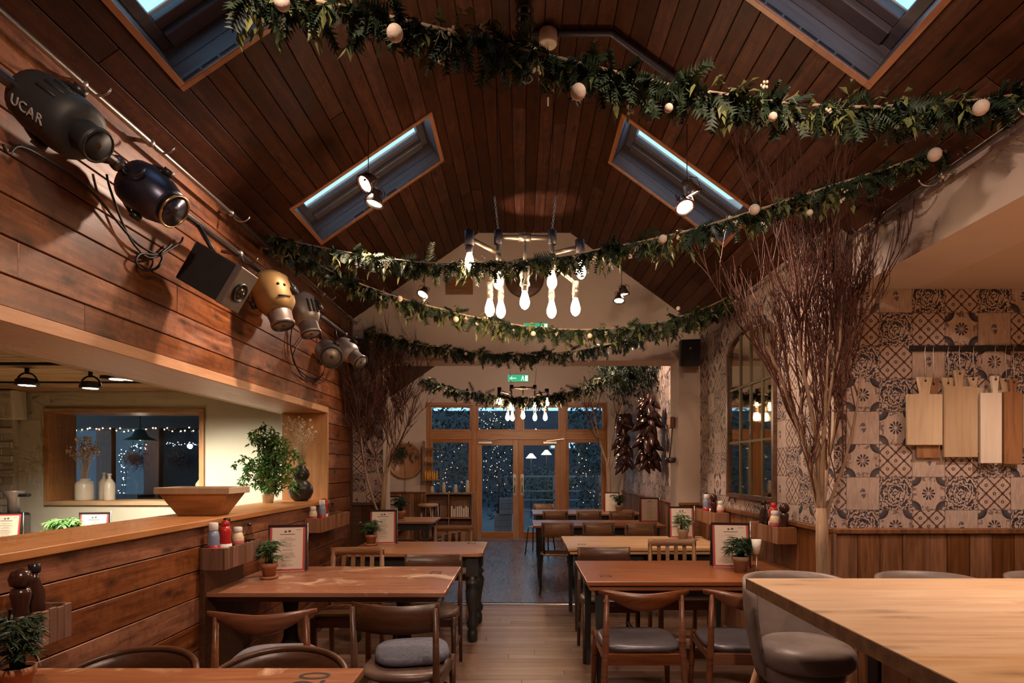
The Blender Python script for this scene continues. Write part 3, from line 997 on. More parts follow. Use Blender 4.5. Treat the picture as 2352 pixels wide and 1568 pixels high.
def rail_chair(cush=False):
    t = thing('dining_chair', 'x', 'chair')
    wd = 'chair_dark'
    for s in (-1, 1):
        MB().tube([(s * .20, .20, 0), (s * .195, .195, .44)], [.013, .02], 6).build('leg', wd, t)
        MB().tube([(s * .20, -.25, 0), (s * .198, -.205, .42), (s * .20, -.235, .79)], [.013, .019, .013], 6).build('leg', wd, t)
        MB().bar((s * .19, .19, .40), (s * .19, -.2, .40), .018, .05).build('seat_rail', wd, t)
        MB().bar((s * .195, .19, .2), (s * .197, -.22, .2), .014, .02).build('stretcher', wd, t)
    MB().bar((-.19, .19, .40), (.19, .19, .40), .018, .05).build('seat_rail', wd, t)
    MB().bar((-.19, -.205, .385), (.19, -.205, .385), .018, .05).build('seat_rail', wd, t)
    curved_rail(.425, .045, lambda s: .80 + .01 * s * s, lambda s: .665 + .012 * s * s, .018, -.205).build('back_rail', wd, t)
    pad('seat', 'leather_brown', t, .43, .42, .415, .462, 2.6, .008)
    return t


def slat_chair(wd='chair_mid', h=.85):
    t = thing('dining_chair', 'x', 'chair')
    for s in (-1, 1):
        MB().bar((s * .185, .185, 0), (s * .185, .185, .44), .034, .034).build('leg', wd, t)
        MB().tube([(s * .185, -.215, 0), (s * .185, -.19, .44), (s * .18, -.225, h)], [.018, .021, .017], 6).build('leg', wd, t)
        MB().bar((s * .185, .18, .40), (s * .185, -.19, .40), .018, .05).build('seat_rail', wd, t)
    for y in (.185, -.19): MB().bar((-.18, y, .40), (.18, y, .40), .018, .05).build('seat_rail', wd, t)
    curved_rail(.395, .02, lambda s: h + .012, lambda s: h - .045, .022, -.215, 10).build('top_rail', wd, t)
    for i in range(4):
        x = -.105 + .07 * i
        MB().bar((x, -.20, .47), (x, -.235, h - .03), .03, .010, (0, 1, 0)).build('slat', wd, t)
    MB().bar((-.18, -.195, .47), (.18, -.195, .47), .018, .03).build('lower_rail', wd, t)
    pad('seat', wd, t, .41, .42, .425, .452, 5.0, .002)
    return t


def tub_chair():
    t = thing('tub_chair', 'x', 'chair')
    wd = 'chair_dark'
    RX, RY = .262, .25
    def top(v):
        a = abs(v - .5) * 2
        return .70 - .10 * a ** 2.2
    def fo(u, v):
        a = -PI / 2 + (v - .5) * 3.5
        z = .40 + u * (top(v) - .40); k = 1 + .06 * u
        return (RX * k * math.cos(a), RY * k * math.sin(a), z)
    def fi(u, v):
        a = -PI / 2 + (v - .5) * 3.5
        z = .40 + u * (top(v) - .40); k = 1 + .06 * u - .055
        return (RX * k * math.cos(a), RY * k * math.sin(a), z)
    MB().shell(fo, fi, 5, 26).build('back_shell', wd, t, weld=True)
    rim = []
    for i in range(27):
        v = i / 26; p = Vector(fo(1, v)); q = Vector(fi(1, v)); rim.append((p + q) / 2)
    MB().tube(rim, .013, 8).build('top_rim', wd, t)
    for sx in (-1, 1):
        MB().tube([(sx * .205, .19, 0), (sx * .19, .17, .42)], [.014, .02], 8).build('leg', wd, t)
        MB().tube([(sx * .205, -.19, 0), (sx * .18, -.15, .42)], [.014, .02], 8).build('leg', wd, t)
    pad('seat', 'leather_brown', t, .48, .46, .40, .455, 2.3, .012)
    return t


def wire_chair(backmat='chair_mid'):
    t = thing('school_chair', 'x', 'chair')
    for sx in (-1, 1):
        MB().tube([(sx * .20, .23, 0), (sx * .17, .15, .43)], .010, 6).build('leg', 'black_iron', t)
        MB().tube([(sx * .20, -.23, 0), (sx * .17, -.14, .43)], .010, 6).build('leg', 'black_iron', t)
        MB().tube([(sx * .15, -.12, .44), (sx * .155, -.2, .6), (sx * .155, -.22, .80)], .010, 6).build('back_post', 'black_iron', t)
    curved_rail(.37, .03, lambda s: .825, lambda s: .665, .012, -.205, 10).build('backrest', backmat, t)
    pad('seat', backmat, t, .40, .39, .437, .455, 4.0, -.003)
    return t


def bar_stool():
    t = thing('bar_stool', 'x', 'stool')
    RX, RY = .265, .235
    def shape(u, v, d):
        a = -PI / 2 + (v - .5) * 3.55
        zt = .905 - .05 * (abs(v - .5) * 2) ** 4
        z = .44 + u * (zt - .44)
        k = (.80 + .23 * math.sin(min(1, u * 1.15) * PI / 2)) - d
        return (RX * k * math.cos(a), RY * k * math.sin(a), z)
    MB().shell(lambda u, v: shape(u, v, 0), lambda u, v: shape(u, v, .13 * (1 - .25 * u)), 10, 30).build('back_shell', 'leather_grey', t, weld=True)
    st = MB()
    for vv in (0.004, .996):
        for i in range(30):
            p = shape(.06 + .92 * i / 29, vv, .02); st.ball(p, .0045, 6, 4)
    st.build('stud_trim', 'steel', t)['kind'] = 'stuff'
    pad('seat', 'leather_grey', t, .44, .44, .50, .60, 2.4, .02, cy=.03)
    MB().lathe([(.17, .40), (.20, .44), (.20, .50)], 24).build('seat_base', 'leather_grey', t)
    for sx in (-1, 1):
        for sy in (-1, 1):
            MB().tube([(sx * .235, sy * .225, 0), (sx * .14, sy * .13, .44)], [.016, .023], 8).build('leg', 'stool_leg', t)
    ring = [(.255 * math.cos(2 * PI * i / 24) * .86, .245 * math.sin(2 * PI * i / 24) * .86, .17) for i in range(24)]
    MB().tube(ring, .009, 6, closed=True).build('foot_ring', 'steel', t)
    return t


def cushion(label, mat, loc, rz=0.0, w=.40, d=.38, h=.05):
    o = pad('cushion', mat, None, w, d, 0, h, 3.2, .016)
    o.location = loc; o.rotation_euler = (0, 0, rz)
    return tag(o, label, 'cushion')


_proto = {}


def chair(kind, loc, rz, label, group):
    mk = {'horn': horn_chair, 'rail': rail_chair, 'slat': slat_chair, 'tub': tub_chair, 'wire': wire_chair, 'stool': bar_stool}[kind]
    if kind not in _proto: o = _proto[kind] = mk()
    else: o = copy_tree(_proto[kind])
    put(o, loc, rz, label); o['group'] = group
    return o


# ------------------------------------------------------------------ tables
def table(label, x0, x1, y0, y1, mat, number=None, legs='square', round_c=0.0, aisle=1, num_y=None):
    cx, cy = (x0 + x1) / 2, (y0 + y1) / 2
    t = thing('dining_table', label, 'table', (cx, cy, 0), 0, 'dining tables along the two walls')
    hx, hy = (x1 - x0) / 2, (y1 - y0) / 2
    if round_c:
        pts = []
        for (sx, sy, a0) in ((1, 1, 0), (-1, 1, 90), (-1, -1, 180), (1, -1, 270)):
            for k in range(6):
                a = math.radians(a0 + 18 * k)
                pts.append((sx * (hx - round_c) + round_c * math.cos(a), sy * (hy - round_c) + round_c * math.sin(a)))
        MB().prism(pts, .718, .75).build('table_top', mat, t, .006, 2)
    else:
        MB().box(-hx, hx, -hy, hy, .722, .75).build('table_top', mat, t, .005, 2)
        if legs == 'leaf':
            MB().box(-hx + .02, hx - .02, -hy + .015, hy - .015, .690, .716).build('pull_out_leaf', mat, t, .003)
    am = 'green_black'
    lx, ly = hx - .09, hy - .09
    if legs == 'pedestal':
        MB().box(-hx + .05, hx - .05, -hy + .05, hy - .05, .685, .721).build('apron', 'chair_dark', t, .003)
        for sx in (-.36, .36):
            MB().lathe([(.04, .06), (.05, .09), (.035, .14), (.06, .24), (.075, .30), (.045, .38), (.035, .50), (.05, .60), (.07, .66), (.07, .685)], 18).build('pedestal', 'black_gloss', t).location = (sx, 0, 0)
            ft = MB()
            for a in (0, PI / 2, PI, 3 * PI / 2):
                c, s = math.cos(a + .6), math.sin(a + .6)
                ft.tube([(sx, 0, .12), (sx + .13 * c, .13 * s, .10), (sx + .27 * c, .27 * s, .025), (sx + .30 * c, .30 * s, .012)], [.03, .026, .02, .014], 6)
            ft.build('foot', 'black_gloss', t)
    else:
        za = .62 if legs == 'turned' else .63
        for s in (-1, 1):
            MB().bar((-lx, s * ly, (za + .718) / 2), (lx, s * ly, (za + .718) / 2), .022, .718 - za).build('apron', am, t)
            MB().bar((s * lx, -ly, (za + .718) / 2), (s * lx, ly, (za + .718) / 2), .022, .718 - za).build('apron', am, t)
        for sx in (-1, 1):
            for sy in (-1, 1):
                if legs == 'turned':
                    m = MB().box(-.05, .05, -.05, .05, .55, .715)
                    m.lathe([(.03, 0), (.042, .02), (.042, .09), (.030, .10), (.048, .13), (.052, .16), (.030, .20), (.036, .26), (.055, .36), (.06, .42), (.038, .46), (.055, .48), (.055, .50), (.035, .52), (.05, .55)], 16)
                    o = m.build('leg', am, t)
                else:
                    o = MB().tube([(0, 0, 0), (0, 0, .4), (0, 0, .715)], [.024, .03, .036], 4, smooth=False).build('leg', am, t)
                    o.rotation_euler = (0, 0, PI / 4)
                o.location = (sx * lx, sy * ly, 0)
    if number:
        # painted number at the aisle end, to be read from the aisle
        px = aisle * (hx - .14); py = (num_y if num_y is not None else 0)
        d = aisle
        M = Matrix.Translation((px, py, .7506)) @ Matrix.Rotation(PI / 2 * d, 4, 'Z')
        text_mesh('table_number', number, .15 if number == '20' else .11, 'ink_black', t, M, .0003)
    return t


table('worn brown table numbered 20 in the bottom corner beside the plank wall', -1.785, -.55, 1.25, 2.09, 'table_worn', '20', 'pedestal', aisle=1, num_y=.30)
L2 = table('worn reddish table with a black pedestal and scuffed varnish, under the oak hatch', -1.785, -.43, 3.35, 4.24, 'table_worn', '21', 'pedestal', aisle=1, num_y=.2)
L3 = table('brown table with rounded corners and stout turned dark green legs', -1.47, -.32, 4.89, 5.67, 'table_brown', '22', 'turned', .05, 1, .25)
R1 = table('smooth red-brown table beside the grey bar stool, plant and menu on it', .40, 1.865, 3.67, 4.50, 'table_red', '12', 'leaf', aisle=-1, num_y=-.22)
R2 = table('pale spotlit table before the wide opening on the mirror side', .405, 1.84, 5.22, 6.12, 'table_pale', '13', 'leaf', aisle=-1, num_y=-.2)
R3 = table('red-brown table just beyond the wide opening, blue light on its end', .14, 1.75, 7.2, 8.0, 'table_red', None, 'square')
R4 = table('farthest table, closest to the glazed doors, under the left bunch of dried peppers', .17, 1.85, 9.05, 10.0, 'table_red', None, 'square')
L4 = table('small wooden table in the far nook below the round wooden tray', -1.90, -1.15, 7.75, 8.5, 'table_brown', None, 'square')

G1 = 'teak chairs with horn-shaped back rails'
chair('horn', (-1.25, 3.03, 0), 0.10, 'teak horn-backed chair with pale grey cushion pushed against the worn pedestal table', G1)
chair('horn', (.675, 3.50, 0), 0.0, 'teak horn-backed chair at the aisle corner of the red-brown table, dark seat bare', G1)
chair('horn', (1.27, 3.50, 0), -.06, 'teak horn-backed chair partly hidden behind the grey bar stool', G1)
cushion('pale grey cushion on the teak horn-backed chair below the sauce crate', 'cushion_grey', (-1.25, 3.02, .462), .1)
G2 = 'dark chairs with a curved plank back rail'
chair('rail', (-.585, 3.05, 0), -.08, 'dark plank-backed chair with blue tweed cushion at the aisle end of the pedestal table', G2)
cushion('blue-grey tweed cushion on the dark plank-backed chair', 'cushion_blue', (-.565, 3.09, .475), .2, .38, .36)
chair('rail', (-.655, 4.22, 0), PI, 'dark plank-backed chair between the pedestal table and the turned-leg table', G2)
chair('rail', (.665, 4.62, 0), PI, 'dark plank-backed chair between the red-brown table and the spotlit table', G2)
G3 = 'chairs with upright back slats'
chair('slat', (-1.215, 4.20, 0), PI, 'slat-backed chair between the pedestal table and the turned-leg table', G3)
chair('slat', (1.24, 4.70, 0), PI, 'slat-backed chair behind the menu on the red-brown table', G3)
chair('slat', (-.70, 5.88, 0), PI, 'pale slat-backed chair behind the turned-leg table, before the shelf unit', G3)
G4 = 'round-backed tub chairs'
chair('tub', (-1.515, 2.22, 0), PI - .05, 'round-backed dark tub chair nearest the plank wall at table 20', G4)
chair('tub', (-.93, 2.22, 0), PI + .05, 'round-backed dark tub chair at the aisle end of table 20', G4)
chair('tub', (-1.24, 5.95, 0), PI, 'round-backed dark tub chair behind the turned-leg table', G4)
chair('tub', (-.98, 7.0, 0), PI / 2 - .4, 'round-backed dark tub chair beyond the opening by the nook table', G4)
G5 = 'school chairs with thin black metal legs'
for i, (x, lb) in enumerate(((.42, 'aisle'), (.88, 'middle'), (1.35, 'wall'))):
    chair('wire', (x, 7.02, 0), .05 * (i - 1), 'thin-legged school chair, %s one of three at the first table beyond the opening' % lb, G5)
for i, (x, lb) in enumerate(((.50, 'aisle'), (.98, 'middle'), (1.45, 'wall'))):
    chair('wire', (x, 8.9, 0), .04 * (i - 1), 'thin-legged school chair, %s one of three before the farthest table' % lb, G5)
chair('wire', (.32, 10.15, 0), PI - .3, 'thin-legged school chair between the farthest table and the glazed doors', G5)
G6 = 'grey leather stools along the island'
for i, (x, lb) in enumerate(((1.37, 'nearest the aisle, its studded side and seat in full view'), (2.04, 'second along the island counter, only its back top showing'), (2.70, 'last along the island counter, cut by the picture edge'))):
    chair('stool', (x, 2.93, 0), PI + (.10 if i == 0 else 0), 'grey leather studded bar stool ' + lb, G6)

# ------------------------------------------------------------------ island counter
isl = thing('island_counter', 'island counter with a thick pale knotty timber top and panelled base', 'counter', (1.02, 2.70, 0))
for i in range(9):
    y1 = -i * .22
    o = box('top_plank', 'island_wood', .0, 3.05, y1 - .2198, y1, .90, .95, isl, .0012)
box('end_cap', 'end_grain_shaded', -.006, -.0005, -1.98, .0, .901, .949, isl, .001)  # end grain with the shade of this side in its colour
box('body', 'green_black', .36, 2.9, -1.95, -.38, .0, .90, isl, .003)
box('corner_post', 'green_black', .335, .40, -.43, -.36, 0, .90, isl, .004)
for i in range(9):
    y = -.44 - i * .165
    box('side_board', 'panel_wood', .342, .36, y - .162, y, .02, .89, isl, .003)

# ------------------------------------------------------------------ things on the hatch counter
ZC = 1.155
tr = thing('dough_trough', 'wooden dough trough with flared sides on the hatch counter', 'bowl', (-2.0, 3.75, ZC), .0)
def frus(x0, y0, z0, x1, y1, z1, m=None):
    m = m or MB()
    vs = [(-x0, -y0, z0), (x0, -y0, z0), (x0, y0, z0), (-x0, y0, z0), (-x1, -y1, z1), (x1, -y1, z1), (x1, y1, z1), (-x1, y1, z1)]
    return m, vs
vs = [(-.125, -.07, 0), (.125, -.07, 0), (.125, .07, 0), (-.125, .07, 0), (-.215, -.125, .145), (.215, -.125, .145), (.215, .125, .145), (-.215, .125, .145),
      (-.112, -.057, .018), (.112, -.057, .018), (.112, .057, .018), (-.112, .057, .018), (-.2, -.11, .145), (.2, -.11, .145), (.2, .11, .145), (-.2, .11, .145)]
fs = [(3, 2, 1, 0), (0, 1, 5, 4), (1, 2, 6, 5), (2, 3, 7, 6), (3, 0, 4, 7), (8, 9, 10, 11), (9, 8, 12, 13), (10, 9, 13, 14), (11, 10, 14, 15), (8, 11, 15, 12), (4, 5, 13, 12), (5, 6, 14, 13), (6, 7, 15, 14), (7, 4, 12, 15)]
MB().add(vs, fs).build('trough', 'trough_wood', tr, .004)
for (a, b, c, d) in ((-.23, .23, -.138, -.117), (-.23, .23, .117, .138), (-.23, -.207, -.117, .117), (.207, .23, -.117, .117)):
    box('rim', 'board_tan', a, b, c, d, .135, .175, tr, .003)
gv = MB().lathe([(.055, 0), (.085, .03), (.105, .08), (.10, .13), (.07, .17), (.05, .185), (.065, .205), (.075, .24), (.065, .275), (.042, .295), (.04, .315), (.035, .315)], 28).build('gourd_vase', 'vase_black')
gv.location = (-1.96, 5.30, ZC); tag(gv, 'black double-gourd vase at the far end of the hatch counter', 'vase')


def dried_bunch(name, label, base, h, n, spread, seed, lean=(0, 0), size=1.0):
    r = random.Random(seed)
    t = thing(name, label, 'dried flowers', base)
    st = MB(); fl = MB()
    for i in range(n):
        a = r.uniform(0, 2 * PI); d = r.uniform(.1, 1) * spread; hh = h * r.uniform(.6, 1)
        tip = Vector((math.cos(a) * d + lean[0] * hh, math.sin(a) * d + lean[1] * hh, hh))
        mid = Vector((tip.x * .35, tip.y * .35, hh * .5))
        st.tube([(0, 0, -.12), mid, tip], [.0022, .0016, .001], 4)
        kind = r.random()
        if kind < .35: fl.ball(tip, .011 * size * r.uniform(.6, 1.4), 6, 5)
        else:
            for q in range(7):
                f = .72 + .04 * q
                p = mid.lerp(tip, (f - .5) * 2)
                v = Vector((r.uniform(-1, 1), r.uniform(-1, 1), r.uniform(.2, 1))) * .018 * size
                st.tube([p, p + v], [.0012, .0008], 3); fl.ball(p + v, .0045 * size, 5, 4)
    st.build('stems', 'dry_stem', t)['kind'] = 'stuff'; fl.build('flower_heads', 'dry_flower', t)['kind'] = 'stuff'
    return t


dried_bunch('dried_flowers', 'tan dried flowers standing in the black gourd vase', (-1.96, 5.30, ZC + .31), .44, 60, .15, 5, (.0, -.02), 1.0)

# ------------------------------------------------------------------ foliage helpers
def leaf(mb, p, d, L, W, droop=.3, rnd=R, fold=.25):
    d = Vector(d).normalized()
    side = d.cross(Vector((0, 0, 1)))
    if side.length < .05: side = Vector((1, 0, 0))
    side.normalize(); nrm = side.cross(d)
    if rnd.random() < .5: pass
    roll = rnd.uniform(-.9, .9)
    s2 = side * math.cos(roll) + nrm * math.sin(roll); n2 = s2.cross(d)
    p = Vector(p)
    m = p + d * L * .5 - Vector((0, 0, 1)) * droop * L * .15
    e = p + d * L - Vector((0, 0, 1)) * droop * L * .5
    vs = [p, m + s2 * W / 2 + n2 * W * fold, m, m - s2 * W / 2 + n2 * W * fold, e]
    mb.add(vs, [(0, 2, 1), (0, 3, 2), (1, 2, 4), (2, 3, 4)], False)


def ficus():
    t = thing('ficus_plant', 'leafy green ficus on the hatch counter between the trough and the black vase', 'plant', (-2.125, 5.0, ZC))
    MB().lathe([(.04, 0), (.05, .07), (.055, .08), (.045, .08), (.04, .07)], 20).build('pot', 'ceramic_white', t)
    r = random.Random(31)
    st = MB(); lv = MB()
    for i in range(64):
        a = r.uniform(0, 2 * PI); d = r.uniform(.03, .24); h = r.uniform(.14, .66)
        d *= (1.1 - .7 * max(0, (h - .4) / .25))
        tip = Vector((math.cos(a) * d, math.sin(a) * d * .9, h)); mid = Vector((tip.x * .3, tip.y * .3, h * .65))
        pts = [Vector((0, 0, .08)), mid, tip, tip + Vector((math.cos(a) * .05, math.sin(a) * .045, -.07))]
        st.tube(pts, [.005, .003, .002, .0012], 4)
        for k in range(30):
            q = r.uniform(.2, 1.0) * 3
            i0 = min(int(q), 2); p = pts[i0].lerp(pts[i0 + 1], q - i0)
            if p.z < .035: continue
            dr = Vector((r.uniform(-1, 1), r.uniform(-1, 1), r.uniform(-.8, .35)))
            leaf(lv, p, dr, r.uniform(.035, .06), r.uniform(.018, .028), .4, r)
    st.build('stems', 'twig', t)['kind'] = 'stuff'; lv.build('leaves', 'ficus_leaf', t)['kind'] = 'stuff'
    return t


ficus()


def palm_pot(label, loc, pot='terracotta', s=1.0, seed=1, tall=.11, fronds=26, mat='palm_leaf', saucer=True, group='small potted palms'):
    t = thing('potted_palm', label, 'plant', loc, 0, group)
    r = random.Random(seed)
    z = 0
    if saucer:
        MB().lathe([(.044 * s, 0), (.056 * s, .004), (.058 * s, .016 * s), (.05 * s, .016 * s)], 20).build('saucer', pot, t); z = .008
    MB().lathe([(.036 * s, z), (.046 * s, .07 * s), (.053 * s, .072 * s), (.055 * s, .10 * s), (.047 * s, .10 * s), (.045 * s, .09 * s)], 22).build('pot', pot, t)
    MB().lathe([(.001, .088 * s), (.046 * s, .09 * s)], 16).build('soil', 'soil', t)
    st = MB(); lv = MB()
    for i in range(int(fronds * 1.7)):
        a = r.uniform(0, 2 * PI); out = r.uniform(.02, .105) * s; h = (.10 + tall * r.uniform(.35, 1.2)) * s
        p0 = Vector((math.cos(a) * .02 * s, math.sin(a) * .02 * s, .085 * s)); p1 = Vector((math.cos(a) * out * .35, math.sin(a) * out * .35, h)); p2 = Vector((math.cos(a) * out, math.sin(a) * out, h - .012 * s))
        st.tube([p0, p1, p2], [.0018 * s, .0015 * s, .0008], 4)
        for k in range(12):
            f = k / 11; p = p1.lerp(p2, f)
            sd = Vector((-math.sin(a), math.cos(a), 0)) * (1 if k % 2 else -1)
            d = sd * .8 + Vector((math.cos(a), math.sin(a), r.uniform(-.2, .35))) * .7
            leaf(lv, p, d + Vector((0, 0, r.uniform(-.5, .5))), r.uniform(.03, .06) * s, .0085 * s, .6, r, .1)
    st.build('stems', mat, t)['kind'] = 'stuff'; lv.build('leaves', mat, t)['kind'] = 'stuff'
    return t


palm_pot('small palm in a brown terracotta pot on the worn pedestal table', (-1.60, 3.78, .75), seed=2, mat='palm_leaf')
palm_pot('small palm in a terracotta pot on the turned-leg table', (-1.36, 5.39, .75), seed=3, mat='palm_leaf')
palm_pot('bushy palm in a pale stone pot before the menu on the red-brown table', (1.475, 4.02, .75), 'stone_pot', 1.05, 4, .10, 40, 'palm_dark', False)
palm_pot('small palm in a stone pot on the spotlit table', (1.57, 5.80, .75), 'stone_pot', 1.05, 5, .11, 22, 'palm_leaf', False)
palm_pot('dark palm in a wide terracotta pot at the left end of table 20', (-1.555, 1.84, .75), 'terracotta', .88, 6, .15, 34, 'palm_dark')
palm_pot('small palm beside the menu on the farthest table', (1.52, 9.3, .75), 'stone_pot', 1.2, 7, .12, 24, 'palm_dark', False)
palm_pot('small dark palm in a pot on the nook table', (-1.62, 7.95, .75), 'terracotta', 1.3, 8, .12, 26, 'palm_dark')


# ------------------------------------------------------------------ menus
def menu(label, loc, rz, w=.225, h=.31):
    t = thing('menu_stand', label, 'menu', loc, rz, 'menus with a red border in black holders')
    tl = math.radians(9)
    for s in (1, -1):
        M = Matrix.Rotation(-tl * s, 4, 'X') if s == 1 else Matrix.Rotation(tl, 4, 'X') @ Matrix.Rotation(PI, 4, 'Z')
        M = Matrix.Translation((0, -s * .045, 0)) @ M
        def q(name, mat, x0, x1, z0, z1, y0, y1):
            o = MB().box(x0, x1, y0, y1, z0, z1, M).build(name, mat, t); return o
        q('holder', 'menu_black', -w / 2 - .006, w / 2 + .012, 0, h + .006, -.004, .002)
        q('border', 'menu_red', -w / 2, w / 2, .004, h, -.0055, -.004)
        q('sheet', 'paper', -w / 2 + .014, w / 2 - .014, .018, h - .014, -.0065, -.0055)
        if s == 1:
            q('outer_margin', 'paper', -w / 2 - .002, w / 2 + .002, .002, .006, -.0062, -.0055)
            r = random.Random(hash(label) % 997)
            pr = MB()
            zz = h - .035
            pr.box(-.020, -.006, -.0072, -.0065, zz - .012, zz, M); pr.box(.004, .020, -.0072, -.0065, zz - .010, zz + .003, M)
            pr.box(.055, .085, -.0072, -.0065, zz + .004, zz + .006, M)
            zz -= .022
            pr.box(-.048, .048, -.0072, -.0065, zz - .004, zz, M)
            zz -= .025
            while zz > .035:
                l = r.uniform(.02, .055)
                pr.box(-l, l, -.0072, -.0065, zz - .0014, zz, M); zz -= r.choice((.009, .009, .016))
            pr.build('print', 'menu_ink', t)['kind'] = 'stuff'
    MB().tube([(w / 2 + .016, -.01, .0), (w / 2 + .016, -.002, h + .012)], .004, 6).build('side_rod', 'steel', t)
    return t


menu('tall menu on the worn pedestal table beside the sauce crate', (-1.59, 4.06, .75), .22)
menu('menu on the turned-leg table, potted palm at its left', (-1.28, 5.52, .75), .12)
menu('menu on the red-brown table behind the bushy palm', (1.475, 4.22, .75), -.16, .24, .31)
menu('menu on the spotlit table before the wide opening', (1.60, 5.98, .75), -.1)
menu('menu on the first table beyond the opening', (1.66, 7.75, .75), -.1)
menu('menu on the farthest table by the far wall', (1.43, 9.45, .75), -.1)
menu('menu on the nook table beyond the opening', (-1.78, 8.15, .75), .35)


# ------------------------------------------------------------------ sauce bottles and crates
def bottle(kind, loc, label, group):
    K = {
        'white_top': ([(.026, 0), (.028, .01), (.028, .12), (.02, .15)], 'label_blue', [(.021, .15), (.022, .152), (.022, .185), (.016, .19)], 'cap_white'),
        'ketchup': ([(.026, 0), (.03, .01), (.03, .07), (.025, .10), (.028, .14), (.02, .165)], 'sauce_red', [(.019, .165), (.02, .167), (.018, .19), (.008, .195)], 'sauce_red'),
        'brown': ([(.026, 0), (.028, .01), (.028, .11), (.014, .15), (.013, .175)], 'sauce_brown', [(.016, .175), (.017, .177), (.017, .20), (.012, .202)], 'black_gloss'),
        'mayo': ([(.027, 0), (.03, .01), (.03, .09), (.02, .12)], 'sauce_cream', [(.021, .12), (.022, .122), (.022, .145), (.016, .148)], 'cap_white'),
        'mustard': ([(.021, 0), (.024, .008), (.024, .085), (.012, .10)], 'sauce_yellow', [(.010, .10), (.011, .102), (.004, .13)], 'sauce_yellow'),
        'vinegar': ([(.02, 0), (.023, .006), (.023, .09), (.010, .12), (.010, .14)], 'jar_glass', [(.012, .14), (.012, .155)], 'black_gloss'),
        'mill': ([(.03, 0), (.032, .01), (.024, .05), (.02, .08), (.028, .12), (.024, .14)], 'sauce_brown', [(.012, .14), (.028, .15), (.032, .17), (.024, .19), (.008, .2)], 'sauce_brown'),
    }[kind]
    t = thing('sauce_bottle' if kind != 'mill' else 'pepper_mill', label, 'bottle' if kind != 'mill' else 'mill', loc, 0, group)
    t.scale = (1.12, 1.12, 1.12)
    MB().lathe(K[0], 14).build('body', K[1], t); MB().lathe(K[2], 14).build('cap', K[3], t)
    if kind in ('white_top', 'ketchup', 'mayo'):
        MB().lathe([(.0292 if kind == 'white_top' else .0305, .03), (.0292 if kind == 'white_top' else .0305, .075)], 14).build('label_band', {'white_top': 'sauce_red', 'ketchup': 'cap_white', 'mayo': 'book_a'}[kind], t)
    return t


def crate(label, side, y0, y1, z0, z1, mat):
    """open box on the wall; slatted front; side -1 left wall, +1 right wall"""
    d = .14
    xw = XL + .002 if side < 0 else XR - .024
    t = thing('sauce_crate', label, 'crate', (xw, (y0 + y1) / 2, z0), 0, 'sauce crates fixed to the walls')
    h = z1 - z0; L = (y1 - y0) / 2; s = -side
    def bx(n, a, b, c, e, f, g): return box(n, mat, min(s * a, s * b), max(s * a, s * b), c, e, f, g, t, .002)
    bx('back', 0, .012, -L, L, 0, h); bx('bottom', .012, d - .012, -L + .012, L - .012, .04, .052)
    bx('end', .012, d - .012, -L, -L + .014, 0, h); bx('end', .012, d - .012, L - .014, L, 0, h)
    n = max(6, round(2 * L / .034)); w = 2 * L / n
    for i in range(n): bx('slat', d - .012, d, -L + w * i + .001, -L + w * (i + 1) - .001, 0, h - .004 * (i % 2))
    return t


def fill(side, y0, y1, z, kinds, where, group):
    xw = XL + .002 if side < 0 else XR - .024
    n = len(kinds)
    for i, k in enumerate(kinds):
        y = y0 + .045 + (y1 - y0 - .09) * i / max(1, n - 1)
        nm = {'white_top': 'white-capped blue-label bottle', 'ketchup': 'red ketchup bottle', 'brown': 'dark brown sauce bottle', 'mayo': 'cream mayonnaise bottle', 'mustard': 'yellow mustard bottle', 'vinegar': 'clear vinegar bottle', 'mill': 'dark turned pepper mill'}[k]
        bottle(k, (xw - side * (.055 + .03 * (i % 2)), y, z + .052), nm + ' in the ' + where, group)


crate('dark slatted sauce crate on the plank wall above the worn pedestal table', -1, 3.33, 3.80, .876, 1.0, 'crate_wood')
fill(-1, 3.33, 3.80, .876, ['white_top', 'ketchup', 'brown', 'mayo', 'mustard', 'vinegar'], 'crate above the worn pedestal table', 'bottles in the crate above the pedestal table')
crate('brown slatted sauce crate on the plank wall near the corner post', -1, 4.94, 5.75, .91, 1.03, 'crate_red')
fill(-1, 4.94, 5.45, .91, ['mayo', 'white_top', 'ketchup', 'vinegar'], 'crate near the corner post', 'bottles in the crate near the corner post')
crate('dark slatted sauce crate at the left picture edge above table 20', -1, 1.75, 2.20, .83, .955, 'crate_wood')
fill(-1, 1.90, 2.18, .83, ['vinegar', 'mill', 'brown'], 'crate at the left picture edge', 'bottles in the crate above table 20')
crate('brown slatted sauce crate on the dado below the arched mirror', 1, 4.05, 4.55, .93, 1.045, 'crate_red')
fill(1, 4.08, 4.52, .93, ['mill', 'mayo', 'ketchup', 'vinegar', 'brown'], 'crate below the arched mirror', 'bottles in the crate below the mirror')
crate('brown slatted sauce crate on the dado beside the gable pillar', 1, 5.36, 5.95, .93, 1.045, 'crate_red')
fill(1, 5.40, 5.92, .93, ['mayo', 'mill', 'ketchup', 'white_top', 'brown'], 'crate beside the gable pillar', 'bottles in the crate beside the gable pillar')
pn = box('shade_panel', 'chair_dark', XL + .0005, XL + .03, 3.33, 3.80, 0, .874, None, .003); pn['kind'] = 'structure'  # dark panel standing in for the shade below crate and table
# white paper cone on a slim stand
cs = thing('paper_cone_stand', 'white paper cone on a slim metal stand at the wall end of the red-brown table', 'stand', (1.555, 3.95, .75))
MB().lathe([(.035, 0), (.035, .004), (.006, .008), (.004, .02), (.004, .13)], 16).build('stem', 'steel', cs)
MB().lathe([(.018, .13), (.032, .225), (.029, .225), (.016, .135)], 18).build('cone', 'cap_white', cs)

